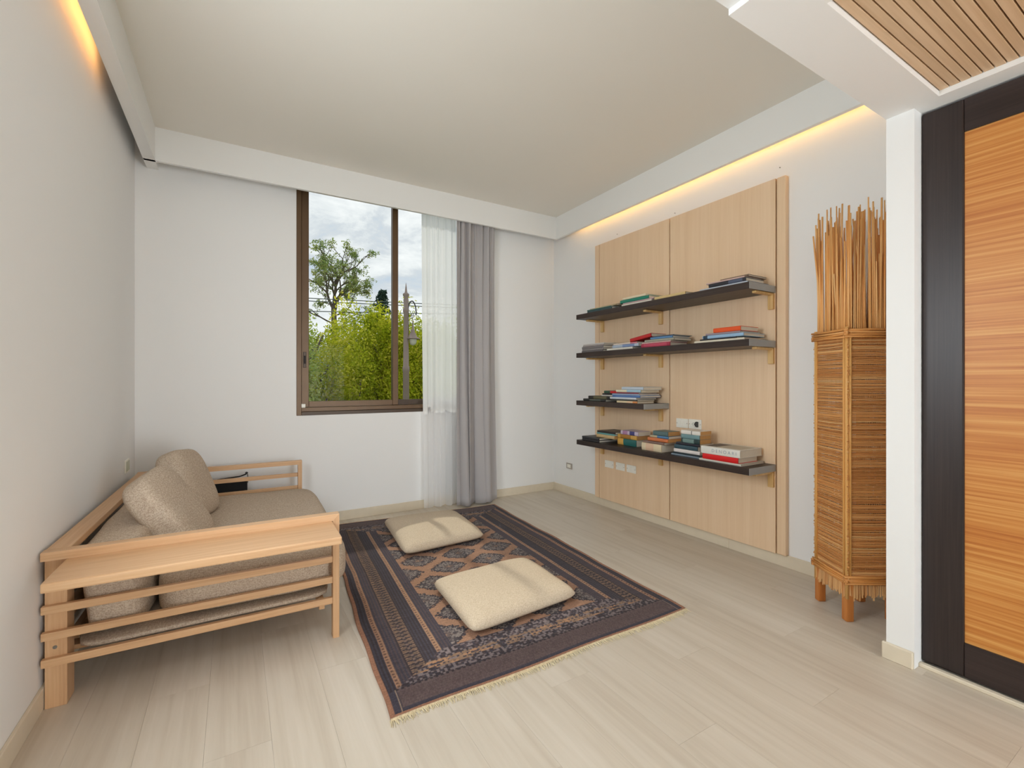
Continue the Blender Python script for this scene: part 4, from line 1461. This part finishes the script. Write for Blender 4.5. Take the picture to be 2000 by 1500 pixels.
def tall_tree(x, y, base, top, seed):
    r_ = random.Random(seed)
    t = tag(thing('tall_tree', (x, y, base)), 'tall sparse tree with open crown against the clouds', 'tree')
    wood_ = Acc()
    V, F = [], []
    H = top - base

    def grow(p, d, ln, rad, depth):
        q = p + d * ln
        mid = p + d * ln * 0.5 + Vector((r_.gauss(0, 1), r_.gauss(0, 1), 0)) * ln * 0.05
        wood_.add(tube_data([p, mid, q], [rad, rad * 0.85, rad * 0.68], 5, False))
        if depth >= 2:
            leaf_cloud(V, F, mid, (0.13, 0.13, 0.11), 4, 0.042, r_, 0.1)
        if depth >= 4 or rad < 0.006:
            for _ in range(2):
                c = q + Vector((r_.gauss(0, .09), r_.gauss(0, .09), r_.gauss(0, .07)))
                leaf_cloud(V, F, c, (0.16, 0.16, 0.13), 15, 0.042, r_, 0.1)
            return
        for k in range(3 if depth < 2 else 2):
            ax = Vector((r_.gauss(0, 1), r_.gauss(0, 1), 0)).normalized()
            ang = r_.uniform(0.35, 0.78)
            nd = (Matrix.Rotation(ang, 3, ax) @ d)
            nd.z = max(nd.z, -0.1)
            grow(q, nd.normalized(), ln * r_.uniform(0.66, 0.86), rad * 0.62, depth + 1)
    wood_.add(tube_data([(0, 0, 0), (0.05, 0, H * 0.40), (0.0, 0.0, H * 0.76)], [0.15, 0.13, 0.09], 8, False))
    top_ = Vector((0, 0, H * 0.75))
    for k in range(4):
        an = k * PI / 2 + r_.uniform(-.4, .4)
        d = Vector((math.cos(an) * 0.42, math.sin(an) * 0.42, 1)).normalized()
        grow(top_ + Vector((0, 0, -0.25 * (k % 2))), d, 0.60, 0.055, 0)
    grow(top_, Vector((0.08, 0.0, 1)).normalized(), 0.80, 0.065, 0)
    for k in range(4):
        an = r_.uniform(0, 2 * PI)
        grow(Vector((0, 0, H * (0.66 + 0.03 * k))), Vector((math.cos(an), math.sin(an), 0.45)).normalized(), 0.50, 0.035, 1)
    wood_.obj('trunk', M['bark'], t, smooth=True)
    link('foliage', mesh('foliage', V, F), M['leaf_tall'], t)['kind'] = 'stuff'
    return t


tall_tree(3.10, 17.9, GZ, 6.25, 6)

con = tag(thing('conifer', (7.7, 28.3, GZ)), 'dark distant conifer rising behind the yellow-green trees', 'tree')
r = random.Random(8)
V, F = [], []
HT = 6.75 - GZ
for k in range(260):
    t = r.random() ** 0.8
    z = HT * (1 - t * 0.62)
    reach = 0.15 + 2.6 * t * r.uniform(0.6, 1.1)
    an = r.uniform(0, 2 * PI)
    for s in range(12):
        q = s / 12
        p = Vector((math.cos(an) * reach * q, math.sin(an) * reach * q, z - 0.35 * reach * q * q + 0.1 * q))
        leaf_cloud(V, F, p, (0.16, 0.16, 0.12), 4, 0.12, r, 0.1)
link('needles', mesh('needles', V, F), M['leaf_conifer'], con)['kind'] = 'stuff'
v, f = tube_data([(0, 0, 0), (0, 0, HT)], [0.25, 0.03], 8)
link('trunk', mesh('trunk', v, f, True), M['bark'], con)

# street lamp
sl = tag(thing('street_lamp', (2.22, 6.83, GZ)), 'old-fashioned street lamp post with a pointed finial outside', 'street lamp')
hh = 2.70 - GZ
v, f = lathe_data([(0.16, 0), (0.16, 0.3), (0.09, 0.45), (0.052, 0.7), (0.046, hh - 1.35), (0.052, hh - 1.34), (0.052, hh - 1.28), (0.042, hh - 1.26), (0.036, hh - 0.46), (0.046, hh - 0.44), (0.046, hh - 0.40), (0.034, hh - 0.38),
                   (0.040, hh - 0.26), (0.030, hh - 0.23), (0.048, hh - 0.19), (0.048, hh - 0.17), (0.020, hh - 0.15), (0.012, hh - 0.08), (0.002, hh)], 16)
link('post', mesh('post', v, f, True), M['post'], sl)
arm = []
for k in range(15):
    t = k / 14
    an = PI - t * PI * 1.08
    arm.append((0.095 + 0.062 * math.cos(an), -0.005, hh - 0.40 + 0.13 * math.sin(an) - 0.10 * max(0, t - 0.5)))
v, f = tube_data([(0.034, -0.005, hh - 0.80)] + arm, 0.0095, 8)
link('arm', mesh('arm', v, f, True), M['post_iron'], sl)
scr = []
for k in range(18):
    t = k / 17
    an = t * 3.2 * PI
    scr.append((0.095 + 0.03 * (1 - t * 0.8) * math.cos(an), -0.005, hh - 0.50 + 0.05 * (1 - t * 0.8) * math.sin(an)))
v, f = tube_data(scr, 0.005, 6)
link('scroll', mesh('scroll', v, f, True), M['post_iron'], sl)
v, f = lathe_data([(0.006, 0.32), (0.010, 0.24), (0.018, 0.17), (0.030, 0.165), (0.030, 0.13), (0.045, 0.11), (0.060, 0.06), (0.105, 0.035), (0.110, 0.025), (0.060, 0.022)], 20)
link('shade', mesh('shade', v, f, True), M['post'], sl, (0.105, -0.005, hh - 0.875))
v, f = lathe_data([(0.058, 0.024), (0.054, -0.02), (0.040, -0.055), (0.0, -0.075)], 16)
link('globe', mesh('globe', v, f, True), M['opal'], sl, (0.105, -0.005, hh - 0.875))

for k, (ya, za, zb, lab) in enumerate(((12.6, 3.30, 3.52, 'uppermost overhead cable crossing the window view'), (12.4, 3.20, 3.40, 'middle overhead cable crossing the window view'), (12.2, 2.92, 3.22, 'lowest overhead cable crossing the window view'))):
    pts = []
    for i in range(25):
        t = i / 24
        xx = -14 + 34 * t
        pts.append((xx, ya, za + (zb - za) * (xx - 1.6) / 2.4 * 0.45 + 0.0012 * (xx - 3) ** 2))
    v, f = tube_data(pts, 0.011, 6)
    tag(link('overhead_cable', mesh('overhead_cable', v, f, True), M['wire']), lab, 'cable', 'overhead cables outside')
